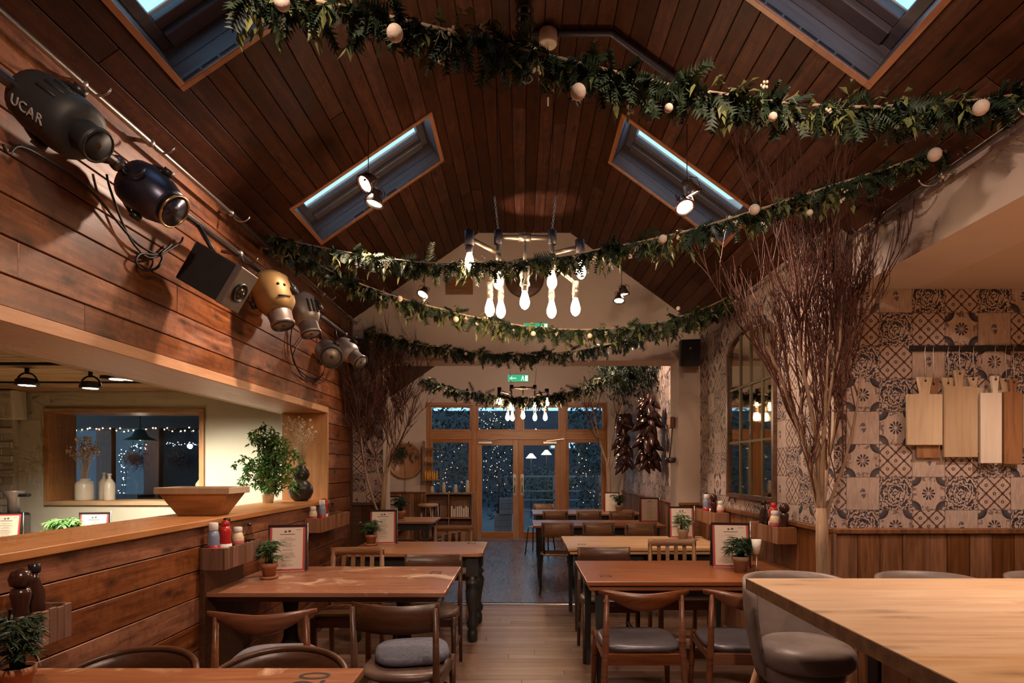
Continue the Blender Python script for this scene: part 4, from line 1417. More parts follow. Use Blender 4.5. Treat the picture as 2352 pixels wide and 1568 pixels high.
# ------------------------------------------------------------------ lamps
def light(name, typ, energy, col, loc, parent=None, size=.03, spot=None, blend=.5, aim=None):
    d = bpy.data.lights.new(name, typ); d.energy = energy; d.color = col
    if typ == 'SPOT': d.spot_size = math.radians(spot); d.spot_blend = blend
    d.shadow_soft_size = size
    o = bpy.data.objects.new(name, d); COL.objects.link(o)
    if parent is not None: o.parent = parent
    o.location = loc
    if aim is not None: o.rotation_euler = Vector(aim).to_track_quat('-Z', 'Y').to_euler()
    return o


bulb_me = None


def hang_bulb(parent, p, tilt=(0, 0, -1), sock='pipe_iron'):
    """filament bulb in an iron socket; p = top of the socket"""
    M = axes(p, tilt)
    s = MB().lathe([(.014, 0), (.022, .006), (.024, .03), (.020, .036), (.020, .055)], 12, M).build('socket', sock, parent)
    MB().lathe([(.013, .050), (.016, .062), (.024, .088), (.031, .118), (.030, .138), (.020, .158), (.005, .168)], 10, M).build('bulb', 'bulb_glow', s)
    return s


def chandelier(label, loc, wires=True, full=True, ztop=3.94):
    """iron pipe fitting with nine filament bulbs; loc = centre of the upper bar"""
    t = thing('pipe_chandelier', label, 'chandelier', loc, 0, 'iron pipe chandeliers')
    pi = 'pipe_iron'
    A, B = Vector((-.165, 0, 0)), Vector((.170, 0, 0))
    def fit(p, r=.021, h=.05, ax=(0, 0, 1)):
        ax = Vector(ax).normalized(); p = Vector(p)
        return MB().tube([p - ax * h / 2, p + ax * h / 2], r, 10)
    MB().tube([A, B], .016, 10).build('upper_bar', pi, t)
    for P in (A, B):
        fit(P, .028, .085).build('elbow', 'pipe_dark', t)
        MB().tube([P, P - Vector((0, 0, .17))], .014, 8).build('drop_pipe', pi, t)
        fit(P - Vector((0, 0, .13)), .02, .05).build('tee', pi, t)
        if wires:
            s = 1 if P.x > 0 else -1
            ch = MB()
            n = 14
            for i in range(n):   # chain links
                z = .04 + .018 * i; q = P + Vector((s * .002 * i, .004 * i, z))
                ch.tube([q + Vector((.006 * math.cos(a) * (1 if i % 2 else .3), .006 * math.cos(a) * (.3 if i % 2 else 1), .011 * math.sin(a))) for a in [2 * PI * k / 8 for k in range(8)]], .0018, 4, closed=True)
            ch.build('chain', 'steel', t)
            MB().tube([P + Vector((0, 0, .29)), P + Vector((s * .02, .2, ztop - loc[2]))], .0025, 5).build('cable', 'cable', t)
    fit((0, 0, 0), .025, .08, (1, 0, 0)).build('tee', pi, t)
    MB().tube([(0, 0, 0), (0, 0, -.20)], .011, 8).build('drop_pipe', pi, t)
    MB().lathe([(.014, -.18), (.028, -.20), (.034, -.235), (.026, -.27), (.032, -.285), (.032, -.30), (.022, -.305)][::-1], 16).build('centre_boss', pi, t)
    hang_bulb(t, (0, 0, -.28))
    # outer arms of the upper ring
    for (x, y, z, P) in ((-.335, -.12, -.05, A), (.345, .02, -.05, B)):
        MB().tube([P - Vector((0, 0, .10)), (x, y, z)], .014, 8).build('arm', pi, t)
        fit((x, y, z), .030, .085).build('elbow', 'pipe_dark', t)
        hang_bulb(t, (x, y, z - .035), (.06 if x > 0 else 0, 0, -1), 'pipe_dark')
    for P in (A, B): hang_bulb(t, P - Vector((0, 0, .155)))
    # lower ring
    for (x, y) in ((-.225, .12), (-.155, .16), (.175, .16), (.325, .10)):
        MB().tube([(A if x < 0 else B) - Vector((0, 0, .17)), (x * .9, y * .8, -.235), (x, y, -.26)], .012, 8).build('arm', pi, t)
        fit((x, y, -.275), .022, .065).build('elbow', pi, t)
        hang_bulb(t, (x, y, -.295))
    return t


chandelier('iron pipe chandelier with nine filament bulbs hanging over the aisle, garland looped through', (.02, 3.72, 2.885))
chandelier('smaller-looking pipe chandelier beyond the opening, before the fanlights', (.02, 8.6, 2.60), True, True, 4.18)


def pendant(label, loc, ztop, aims, s=1.0, power=62):
    """pair of caged reflector lamps on a cord"""
    t = thing('spot_pendant', label, 'spotlight', loc, 0, 'twin reflector spotlights hung on cords')
    MB().tube([(0, 0, .06 * s), (0, 0, ztop - loc[2])], .003, 5).build('cord', 'cable', t)
    MB().lathe([(.012 * s, .03 * s), (.03 * s, .035 * s), (.03 * s, .075 * s), (.012 * s, .085 * s)], 12).build('hanger', 'black_iron', t)
    for i, (off, aim, pw, *ang) in enumerate(aims):
        c = Vector(off) * s
        M = axes(c, aim)
        h = MB().lathe([(.018 * s, -.085 * s), (.03 * s, -.08 * s), (.034 * s, -.05 * s), (.05 * s, -.02 * s), (.056 * s, .0), (.056 * s, .008 * s), (.050 * s, .008 * s), (.048 * s, -.006 * s)], 20, M).build('lamp_head', 'steel', t)
        MB().lathe([(.001, -.004 * s), (.047 * s, -.0035 * s)], 20, M).build('lamp_face', 'spot_glow', h)
        cg = MB()
        for k in range(3):
            a = 2 * PI * k / 3 + .4
            cg.tube([M @ Vector((.058 * s * math.cos(a), .058 * s * math.sin(a), .006 * s)), M @ Vector((.06 * s * math.cos(a), .06 * s * math.sin(a), -.07 * s)), M @ Vector((.02 * s * math.cos(a), .02 * s * math.sin(a), -.10 * s))], .003 * s, 5)
        cg.tube([M @ Vector((.058 * s * math.cos(a), .058 * s * math.sin(a), .006 * s)) for a in [2 * PI * k / 20 for k in range(20)]], .0035 * s, 5, closed=True)
        cg.build('cage', 'copper', h)
        MB().tube([(0, 0, .04 * s), c - Vector(aim).normalized() * .09 * s], .006 * s, 6).build('stem', 'steel', t)
        d = Vector(aim).normalized()
        light('lamp_light', 'SPOT', power * pw, SPOTC, c + d * .012 * s, t, .04, ang[0] if ang else (100 if pw < 1.5 else 70), .6, d)
    return t


pendant('twin caged spotlight under the left far skylight', at(846, 430, 3.65), 3.55, [((-.02, 0, .02), (-.62, -.62, -.75), .9), ((.03, .03, -.085), (-.25, -.1, -1), 1.2)])
pendant('twin caged spotlight under the right far skylight', at(1578, 445, 3.65), 3.55, [((.03, 0, .0), (.45, .1, -1), 1.2), ((-.02, -.02, -.09), (.1, -.65, -1), 1.2)])
pendant('twin spotlight on a cord before the gable wall on the hatch side', at(975, 680, 5.7), 3.6, [((-.02, 0, .02), (-.3, -.5, -.9), .8), ((.03, .03, -.07), (.96, -.08, .86), 1.4, 24)], .95)
pendant('twin spotlight on a cord before the gable wall on the mirror side', at(1428, 680, 5.7), 3.55, [((.02, 0, .02), (.1, .0, -1), 1.9, 55), ((-.03, -.02, -.05), (-.1, -.3, -1), .8)], .95)
# added spotlights, unseen above the camera, that fill the room with light
pendant('added unseen twin caged spotlight under the near left skylight', (-.55, .75, 3.1), 3.75, [((-.02, 0, .02), (-.5, .95, -.95), 1.0), ((.03, .03, -.085), (-.2, .5, -1), .9)])
pendant('added unseen twin caged spotlight under the near right skylight', (.65, .75, 3.1), 3.75, [((-.02, 0, .02), (.5, 1.0, -.42), 1.45), ((.03, .03, -.085), (.1, .9, -1), .9)])
# added spotlights, hidden high beyond the opening to brighten the far walls
pendant('added hidden twin spotlight high behind the gable beam on the hatch side', (-.8, 8.2, 3.6), 4.1, [((-.02, 0, .02), (-.3, 1, -.55), 1.3), ((.03, .03, -.085), (-.4, .0, -1), .8)])
pendant('added hidden twin spotlight high behind the gable beam on the mirror side', (.8, 8.2, 3.6), 4.1, [((-.02, 0, .02), (.35, 1, -.5), 1.3), ((.03, .03, -.085), (.8, .25, -.75), 2.4, 110)])


def downlight(label, loc, power, mat='bar_spot_glow', spot=110, group='added round downlights over the island', aim=(0, 0, -1)):
    t = thing('downlight', label, 'downlight', loc, 0, group)
    MB().lathe([(.06, 0), (.07, -.004), (.07, -.03), (.055, -.034), (.052, -.02), (.001, -.018)][::-1], 24).build('ring', 'black_iron', t)
    MB().lathe([(.001, -.021), (.05, -.021)], 24).build('lamp_face', mat, t)
    light('lamp_light', 'SPOT', power, SPOTC, (0, 0, -.04), t, .05, spot, .7, aim)
    return t


downlight('added unseen downlight in the alcove ceiling over the aisle end of the island', (2.45, 1.55, 2.535), 60)  # lamps out of view, added to light the island and tiled wall
downlight('added unseen downlight in the alcove ceiling over the far end of the island', (3.3, 1.55, 2.535), 45)
downlight('added unseen downlight in the alcove ceiling over the hanging chopping boards', (2.85, 2.55, 2.535), 50, aim=(0, .25, -1))


# ------------------------------------------------------------------ stage lights on the left wall
def rail(label, a, b, r, mat, hooks=()):
    t = thing('wall_rail', label, 'rail', a)
    d = Vector(b) - Vector(a)
    MB().tube([(0, 0, 0), d], r, 10).build('pipe', mat, t)
    for y in hooks:
        p = Vector((0, y - a[1], 0)); s = 1 if a[0] > 0 else -1
        m = MB().ball(p, r * 1.6, 10, 6).tube([p, p + Vector((s * .10, 0, .02))], .010, 6)
        m.build('bracket', mat, t)
        MB().tube([p + Vector((-s * (.02 + .045 * (1 - math.cos(q))), 0, -.02 - .03 * math.sin(q))) for q in [PI * k / 8 for k in range(9)]], .005, 5).build('hook', mat, t)
    return t


rail('thin steel garland rail along the left ceiling edge', (-1.73, -.5, 2.965), (-1.73, 6.25, 2.965), .013, 'steel', (1.0, 1.86, 2.35, 2.78, 3.55, 4.15, 5.2, 6.0))
rail('black pipe carrying the row of old stage lights', (-1.66, -.5, 2.70), (-1.66, 5.9, 2.70), .02, 'steel_dark', (1.3, 2.45, 3.5, 4.7, 5.6))
rail('thin steel garland rail along the right ceiling edge', (1.94, -.5, 2.80), (1.94, 3.5, 2.80), .013, 'steel', (1.0, 2.2, 2.75, 3.3))
rail('short steel garland rail over the tiled wall', (1.86, 3.7, 2.885), (1.86, 6.2, 2.885), .010, 'steel', (4.0, 4.6, 5.1, 5.7))


def stage_lamp(label, loc, aim, prof, mat, snout, lensr, yoke=True, s=1.0, vents=0, face=False, letters=None):
    """loc: middle of the body; aim: direction of the beam"""
    t = thing('stage_light', label, 'stage light', loc, 0, 'old stage lights on the black pipe')
    M = axes((0, 0, 0), aim, (0, 1, 0))
    pr = [(r * s, z * s) for r, z in prof]
    MB().lathe(pr, 26, M).build('body', mat, t)
    sn = MB().lathe([(r * s, z * s) for r, z in snout], 24, M).build('snout', mat if not face else 'lamp_grey', t)
    z1 = snout[-1][1] * s
    MB().lathe([(lensr * s * .55, z1 - .012 * s), (lensr * s, z1 - .02 * s), (lensr * s, z1 - .004 * s), (.001, z1 + .001)], 20, M).build('lens', 'lens', sn)
    ring = [M @ Vector((lensr * s * 1.14 * math.cos(2 * PI * k / 24), lensr * s * 1.14 * math.sin(2 * PI * k / 24), z1)) for k in range(24)]
    MB().tube(ring, .006 * s, 6, closed=True).build('lens_ring', 'black_iron' if mat != 'lamp_blue' else 'brass', sn)
    rb = max(r for r, z in pr)
    if yoke:
        pts = []
        for k in range(13):
            a = PI * k / 12
            pts.append(M @ Vector((0, rb * 1.1 * math.cos(a), -.02 * s - rb * .95 * math.sin(a) * 1.35)))
        MB().tube(pts, .008 * s, 6).build('yoke', 'black_iron', t)
        top = pts[6]
        MB().tube([top, Vector((-1.66, loc[1], 2.70)) - Vector(loc)], .009, 6).build('clamp', 'black_iron', t)
        for q in (1, -1):
            MB().tube([M @ Vector((0, q * rb * .96, -.02 * s)), M @ Vector((0, q * rb * 1.22, -.02 * s))], .026 * s, 12).build('yoke_knob', 'black_iron', t)
    tc = M.to_3x3().inverted() @ (Vector((0, 0, EYE)) - Vector(loc)); ac = math.atan2(tc.y, tc.x)
    up_ = 1 if (M @ Vector((math.cos(ac + .5), math.sin(ac + .5), 0))).z > (M @ Vector((math.cos(ac - .5), math.sin(ac - .5), 0))).z else -1
    for k in range(vents):
        a = ac + up_ * (.45 + .30 * k)
        v = []
        for z in (-.06, .03):
            v.append(M @ Vector((rb * .985 * math.cos(a), rb * .985 * math.sin(a), z * s)))
        MB().tube(v, .007 * s, 6).build('vent_slot', 'black_matt', t)
    if face:
        for (x, zz, rr) in ((.30, -.045, .009), (.62, -.04, .009)):
            p = M @ Vector((rb * .98 * math.cos(ac + up_ * (x + .1)), rb * .98 * math.sin(ac + up_ * (x + .1)), zz * s)); MB().ball(p, rr * s, 8, 6).build('bolt_hole', 'black_matt', t)
        p0, p1, p2 = [M @ Vector((rb * .945 * math.cos(ac + up_ * a), rb * .945 * math.sin(ac + up_ * a), .030 * s)) for a in (.25, .55, .9)]
        MB().tube([p0, p1, p2], .006 * s, 6).build('vent_slot', 'black_matt', t)
    return t, M


AIM = (.80, -.02, -.60)
t1, M1 = stage_lamp('large black stage light with white letters at the left picture edge', at(146, 276, 2.03), AIM,
                    [(.02, -.185), (.07, -.18), (.105, -.15), (.115, -.10), (.118, .03), (.112, .08), (.085, .10)], 'lamp_black', [(.062, .08), (.062, .15), (.068, .155), (.068, .17)], .055, s=.88, vents=3)
# letters curved along the barrel
tc_ = M1.to_3x3().inverted() @ (Vector((0, 0, EYE)) - at(146, 276, 2.03))
a0 = math.atan2(tc_.y, tc_.x)
a0 = min((a0 - .45, a0 + .45), key=lambda q: (M1 @ Vector((math.cos(q), math.sin(q), 0))).z)
for i, ch in enumerate('UCAR'):
    rb = .1045
    o = (rb * math.cos(a0), rb * math.sin(a0), -.075 + .034 * i)
    nrm = Vector((math.cos(a0), math.sin(a0), 0)); xd = Vector((0, 0, 1)); yd = nrm.cross(xd)
    Ml = Matrix(((xd.x, yd.x, nrm.x, o[0]), (xd.y, yd.y, nrm.y, o[1]), (xd.z, yd.z, nrm.z, o[2]), (0, 0, 0, 1)))
    text_mesh('letter', ch, .046, 'paint_letter', t1, M1 @ Ml, .0015)
stage_lamp('dented blue-grey stage light with a brass lens rim', at(356, 452, 2.58), AIM,
           [(.02, -.165), (.08, -.16), (.115, -.13), (.125, -.08), (.118, .02), (.095, .09), (.085, .10)], 'lamp_blue', [(.082, .085), (.082, .12), (.085, .125)], .075, s=.86, vents=0)
# square effects projector
d = Vector((.86, -.03, -.50)).normalized()
fx = thing('box_projector', 'square black box projector with a grey slotted front, among the stage lights', 'projector', at(500, 638, 3.05))
up = Vector((.5, 0, .86)); up = (up - d * up.dot(d)).normalized(); sd = d.cross(up)
Mx = Matrix(((d.x, sd.x, up.x, 0), (d.y, sd.y, up.y, 0), (d.z, sd.z, up.z, 0), (0, 0, 0, 1)))
MB().box(-.135, .10, -.085, .085, -.105, .105, Mx).build('case', 'black_matt', fx, .004)
MB().box(.10, .135, -.088, .088, -.108, .108, Mx).build('front_plate', 'lamp_grey', fx, .004)
MB().lathe([(.052, 0), (.052, .012), (.044, .014), (.040, .002)], 22, Mx @ Matrix.Translation((.135, 0, -.01)) @ Matrix.Rotation(PI / 2, 4, 'Y')).build('lens_mount', 'black_iron', fx)
MB().ball((0, 0, 0), .036, 16, 8, (1, 1, .5), Mx @ Matrix.Translation((.137, 0, -.01)) @ Matrix.Rotation(PI / 2, 4, 'Y')).build('lens', 'lens', fx)
MB().tube([(0, 0, .1), Vector((-1.66, 3.05, 2.70)) - at(500, 638, 3.05)], .012, 6).build('clamp', 'black_iron', fx)
stage_lamp('gold-painted stage light with slots like a face', at(632, 690, 3.80), (.34, -.12, -.93),
           [(.02, -.165), (.08, -.16), (.115, -.12), (.12, -.06), (.112, .03), (.075, .085)], 'lamp_gold', [(.068, .075), (.072, .09), (.066, .15), (.072, .155), (.07, .17)], .055, s=1.05, face=True)
stage_lamp('silver stage light with dark slots next to the gold one', at(700, 722, 4.30), (.34, -.12, -.93),
           [(.02, -.145), (.07, -.14), (.10, -.10), (.105, -.04), (.095, .03), (.07, .07)], 'lamp_silver', [(.062, .06), (.066, .075), (.062, .13), (.07, .135), (.07, .15)], .055, s=1.05, vents=3)
stage_lamp('dull grey can-shaped stage light facing the room, second from the gable', at(755, 812, 4.75), (.45, -.75, -.40),
           [(.02, -.13), (.07, -.125), (.085, -.10), (.085, .06), (.088, .065)], 'lamp_grey', [(.086, .06), (.089, .08), (.089, .10)], .066, s=1.05)
stage_lamp('small silver stage light closest to the gable wall', at(800, 808, 5.30), (.72, -.30, -.60),
           [(.02, -.11), (.07, -.10), (.085, -.06), (.08, .02), (.06, .06)], 'lamp_silver', [(.055, .05), (.055, .13), (.062, .135), (.062, .15)], .05, s=1.15)


def cable(label, pts, r=.006):
    # smooth through the points
    P = [Vector(p) for p in pts]; out = []
    for i in range(len(P) - 1):
        p0, p1, p2, p3 = P[max(i - 1, 0)], P[i], P[i + 1], P[min(i + 2, len(P) - 1)]
        for k in range(6):
            t = k / 6
            out.append(.5 * ((2 * p1) + (-p0 + p2) * t + (2 * p0 - 5 * p1 + 4 * p2 - p3) * t * t + (-p0 + 3 * p1 - 3 * p2 + p3) * t ** 3))
    out.append(P[-1])
    o = MB().tube(out, r, 6).build('power_cable', 'cable')
    return tag(o, label, 'cable')


def onwall(px, py, off=.03):
    x = XL + off; Y = x * F / (px - VX)
    return at(px, py, Y)


cable('black cable hanging from the large black stage light to a coil', [onwall(8, 330), onwall(20, 352), onwall(60, 340), onwall(200, 430), onwall(300, 545), onwall(345, 578), onwall(372, 590), onwall(360, 615), onwall(330, 620), onwall(312, 600), onwall(325, 582), onwall(362, 585), onwall(395, 560)], .006)
cable('black cable dropping from the blue-grey stage light to the pipe', [onwall(245, 400), onwall(255, 440), onwall(285, 520), onwall(315, 570), onwall(350, 592), onwall(410, 560), onwall(420, 545)], .005)
cable('looped black cable below the silver stage lights', [onwall(672, 745), onwall(668, 800), onwall(690, 858), onwall(722, 876), onwall(745, 850), onwall(740, 820)], .005)
cable('second looped cable below the can-shaped stage light', [onwall(700, 770), onwall(672, 820), onwall(700, 860), onwall(745, 872), onwall(762, 850), onwall(765, 835)], .005)


def speaker(label, loc, rz, w=.21, h=.30, d=.2, mat='black_matt', tilt=.15):
    t = thing('wall_speaker', label, 'speaker', loc, rz)
    M = Matrix.Rotation(tilt, 4, 'X')
    MB().box(-w / 2, w / 2, -d / 2, d / 2, -h / 2, h / 2, M).build('cabinet', mat, t, .012, 2)
    MB().box(-w / 2 + .012, w / 2 - .012, -d / 2 - .006, -d / 2, -h / 2 + .012, h / 2 - .012, M).build('grille', 'grille' if mat == 'black_matt' else mat, t, .004)
    MB().lathe([(.001, 0), (.012, 0), (.012, .004)], 12, M @ Matrix.Translation((0, -d / 2 - .006, -h * .2 + .1)) @ Matrix.Rotation(PI / 2, 4, 'X')).build('badge', 'steel', t)
    MB().bar((0, d / 2 - .02, 0), (0, d / 2 + .11, .02), .04, .06).build('wall_bracket', mat, t)
    return t


speaker('black wall speaker on the gable beside the stage lights', (-1.68, 6.14, 2.64), .35, .2, .27, .19)
speaker('black wall speaker on the gable pillar beside the tiled wall', (1.73, 6.14, 2.63), -.2, .2, .27, .19)
ws = speaker('white wall speaker high in the room behind the hatch', (-5.32, 6.17, 2.10), 0, .26, .30, .18, 'cream_plastic', .05)

# conduit and ceiling cup over the aisle
cd = MB().tube([(.04, 3.38, 3.912), (.508, 3.38, 3.912), (1.21, 3.38, 3.912 - (1.21 - .508) * .729)], .020, 8).build('cable_conduit', 'pipe_dark')
tag(cd, 'dark conduit crossing the flat ceiling strip and down the right slope', 'conduit')
cr = MB().lathe([(.05, 0), (.052, -.005), (.052, -.07), (.045, -.078), (.004, -.08), (.004, -.42)][::-1], 20).build('ceiling_rose', 'cream_plastic')
cr.location = (.15, 3.38, 3.92); tag(cr, 'white cup-shaped ceiling rose beside the dark conduit', 'ceiling rose')
sp = MB()
for k in range(9): sp.tube([(.042 * math.cos(2 * PI * i / 16), .042 * math.sin(2 * PI * i / 16), -.045 * k) for i in range(16)], .008, 5, closed=True)
so = sp.tube([(0, 0, .02), (0, 0, -.38)], .02, 8).build('ribbed_insulator', 'black_matt'); so.location = (0.015, 3.2, 3.9)
tag(so, 'black ribbed fitting hanging from the flat ceiling strip', 'fitting')
# gable fittings
gp = MB().lathe([(.001, 0), (.21, 0), (.21, .012), (.19, .018), (.001, .018)], 36, Matrix.Translation((.03, YG, 3.46)) @ Matrix.Rotation(PI / 2, 4, 'X')).build('round_plaque', 'chair_dark')
tag(gp, 'round dark wooden plaque on the gable wall behind the chandelier', 'plaque')
gvn = thing('wall_vent', 'brown slatted vent on the gable wall left of the round plaque', 'vent', (-.66, YG - .012, 3.38))
box('frame', 'chair_mid', -.145, .145, -.004, .012, -.095, .095, gvn, .003)
for k in range(7): box('louvre', 'chair_mid', -.13, .13, -.012, -.004, -.08 + .025 * k - .008, -.08 + .025 * k + .006, gvn)


def exit_sign(label, loc, w=.32, h=.13):
    t = thing('exit_sign', label, 'sign', loc)
    MB().box(-w / 2, w / 2, -.02, .02, -h / 2, h / 2).build('case', 'white_paint', t, .003)
    MB().box(-w / 2 + .008, w / 2 - .008, -.022, -.02, -h / 2 + .008, h / 2 - .008).build('panel', 'exit_glow', t)
    m = MB(); y0, y1 = -.0235, -.022
    x = w * .22
    m.ball((x, -.0225, h * .27), h * .07, 8, 6, (1, .1, 1))
    def seg(a, b, r=.08): m.bar((x + a[0] * h, -.0228, a[1] * h), (x + b[0] * h, -.0228, b[1] * h), r * h, .0012, (0, 1, 0))
    seg((0, .18), (-.03, -.05), .12); seg((-.03, -.05), (.15, -.2)); seg((-.03, -.05), (-.15, -.12)); seg((-.15, -.12), (-.22, -.32)); seg((.15, -.2), (.12, -.36)); seg((0, .15), (.17, .06)); seg((0, .15), (-.16, .08))
    m.box(w * .33, w * .45, y0, y1, -h * .36, h * .36)
    m.bar((-w * .08, -.0228, 0), (-w * .38, -.0228, 0), .09 * h, .0012, (0, 1, 0)); m.bar((-w * .38, -.0228, 0), (-w * .28, -.0228, .2 * h), .09 * h, .0012, (0, 1, 0)); m.bar((-w * .38, -.0228, 0), (-w * .28, -.0228, -.2 * h), .09 * h, .0012, (0, 1, 0))
    m.build('pictogram', 'exit_white', t)
    return t


exit_sign('green exit sign with a running figure above the wide opening, behind the garland', (.15, YG - .025, 2.925), .27, .11)
exit_sign('green exit sign with a running figure above the far glazed doors', (-.07, FY - .025, 3.245), .43, .15)

# ------------------------------------------------------------------ garlands
def garland(label, pts, a, b, thick, balls=(), seed=1, mat='fir', density=1.0, leaves=.35, rope=True, swag=1.0):
    """pts: picture points of the cord; the cord hangs in the vertical plane y = a + b x"""
    r = random.Random(seed)
    P = []
    for (px, py) in pts:
        k = (px - VX) / F; Y = a / (1 - b * k); P.append(at(px, py, Y))
    Q = []
    for i in range(len(P) - 1):
        p0, p1, p2, p3 = P[max(i - 1, 0)], P[i], P[i + 1], P[min(i + 2, len(P) - 1)]
        n = max(3, int((p2 - p1).length / .02))
        for k in range(n):
            t = k / n
            Q.append(.5 * ((2 * p1) + (-p0 + p2) * t + (2 * p0 - 5 * p1 + 4 * p2 - p3) * t * t + (-p0 + 3 * p1 - 3 * p2 + p3) * t ** 3))
    Q.append(P[-1])
    t = thing('garland', label, 'garland', P[0])
    o = Q[0]
    Q = [q - o for q in Q]
    if rope: MB().tube(Q[::2] + [Q[-1]], .006, 6).build('cord', 'rope', t)
    fir = MB(); olive = MB(); lich = MB(); flo = MB()
    L = sum((Q[i + 1] - Q[i]).length for i in range(len(Q) - 1))
    N = int(L / .0115 * density)
    dirs = (Q[-1] - Q[0]).normalized()
    NT_ = max(4, int(L / .075))
    cent = [(k + r.uniform(.2, .8)) / NT_ for k in range(NT_)]
    for i in range(N):
        f = min(.9999, max(0, cent[i % NT_] + r.gauss(0, .30) / NT_)) * (len(Q) - 1); j = min(int(f), len(Q) - 2)
        q = Q[j].lerp(Q[j + 1], f - j)
        ang = r.uniform(0, 2 * PI)
        side = Vector((0, 1, 0)).cross(dirs)
        d = dirs * r.uniform(-.65, .65) + Vector((r.uniform(-.3, .3), r.uniform(-.8, .8), r.uniform(-1.5, .16) * swag))
        d.normalize()
        kind = r.random()
        l = thick * r.uniform(.6, 1.25)
        if kind < 1 - leaves:
            # fir sprig: twig with two rows of needles
            sd = d.cross(Vector((r.uniform(-1, 1), r.uniform(-1, 1), r.uniform(-1, 1)))).normalized(); nn = sd.cross(d)
            k = 9
            for m in range(k):
                p = q + d * l * (m + 1) / k
                w = l * .36 * (1 - .5 * m / k)
                for s in (-1, 1):
                    e = p + (sd * s * .9 + d * .55 + nn * r.uniform(-.25, .25)) * w
                    c = d * .0065
                    fir.add([p - c, p + c, e], [(0, 1, 2)])
                e = p + (nn * .8 + d * .6) * w * .8
                fir.add([p - sd * .006, p + sd * .006, e], [(0, 1, 2)])
        elif kind < 1 - leaves * .42:
            for m in range(5):
                p = q + d * l * (m + .6) / 5
                leaf(olive, p, d * .8 + Vector((r.uniform(-1, 1), r.uniform(-1, 1), r.uniform(-1, .3))), thick * .5, thick * .22, .4, r)
        elif kind < 1 - leaves * .12:
            p = q + d * l * .3
            for m in range(9):
                e = p + Vector((r.uniform(-1, 1), r.uniform(-1, 1), r.uniform(-1.4, .4))) * thick * .34
                lich.tube([q, p.lerp(e, .5) + Vector((0, 0, r.uniform(-.01, .01))), e], [.0022, .0018, .0012], 3)
        else:
            p = q + d * l * .75
            for m in range(6):
                flo.ball(p + Vector((r.uniform(-1, 1), r.uniform(-1, 1), r.uniform(-1, 1))) * thick * .10, thick * .055, 5, 4)
    fir.build('foliage', mat, t, fix=False)['kind'] = 'stuff'
    for m_, nm, mt in ((olive, 'leaves', 'olive_leaf'), (lich, 'lichen', 'lichen'), (flo, 'flowers', 'white_flower')):
        if m_.v: m_.build(nm, mt, t, fix=False)['kind'] = 'stuff'
    for (px, py, rad) in balls:
        k = (px - VX) / F; Y = a / (1 - b * k)
        Y *= .955   # on the room side of the foliage
        c = at(px, py, Y) - o
        MB().ball(c, rad * Y / F, 16, 10).build('felt_ball', 'felt', t)
    return t


garland('thick fir garland with felt balls crossing high from upper left to the right wall',
        [(560, -30), (700, -2), (820, 22), (940, 50), (1100, 88), (1250, 125), (1400, 163), (1560, 200), (1720, 225), (1900, 244), (2050, 244), (2250, 230), (2345, 215)],
        1.80, .25, .098, [(907, 76, 19), (1328, 211, 18), (2253, 247, 17), (648, 6, 18), (1775, 268, 10), (1536, 248, 10)], 41, density=2.4, leaves=.24)
garland('fir garland looped through the large chandelier, rising to the right beam',
        [(2200, 318), (2080, 372), (1900, 430), (1740, 482), (1560, 535), (1400, 568), (1280, 590), (1150, 602), (1000, 604), (900, 595), (800, 580), (700, 560), (622, 540)],
        3.46, -.36, .105, [(2147, 355, 15), (1733, 481, 12), (1522, 549, 10), (1860, 488, 7)], 42, density=1.7, leaves=.36)
garland('fir garland hanging just below the large chandelier to the tiled wall',
        [(624, 548), (700, 592), (800, 640), (900, 678), (1000, 706), (1100, 730), (1200, 748), (1300, 756), (1400, 754), (1500, 742), (1600, 715), (1680, 678), (1722, 655)],
        4.59, .24, .115, [(918, 686, 7), (1047, 733, 7), (1225, 766, 6), (1355, 771, 6), (1558, 708, 5)], 43, density=1.6, leaves=.36)
garland('dark fir garland hung before the gable beam',
        [(838, 756), (870, 768), (950, 788), (1050, 803), (1150, 812), (1250, 812), (1350, 800), (1450, 778), (1550, 748), (1620, 722), (1690, 690)],
        5.72, -.22, .115, [(1070, 812, 4)], 44, 'fir_dark', 1.6, .22)
garland('fir garland beyond the opening around the far chandelier',
        [(972, 868), (1040, 890), (1120, 905), (1200, 912), (1280, 905), (1350, 886), (1420, 852)],
        8.45, 0.0, .16, [(1290, 893, 4)], 45, 'fir_dark', 1.6, .3, False)


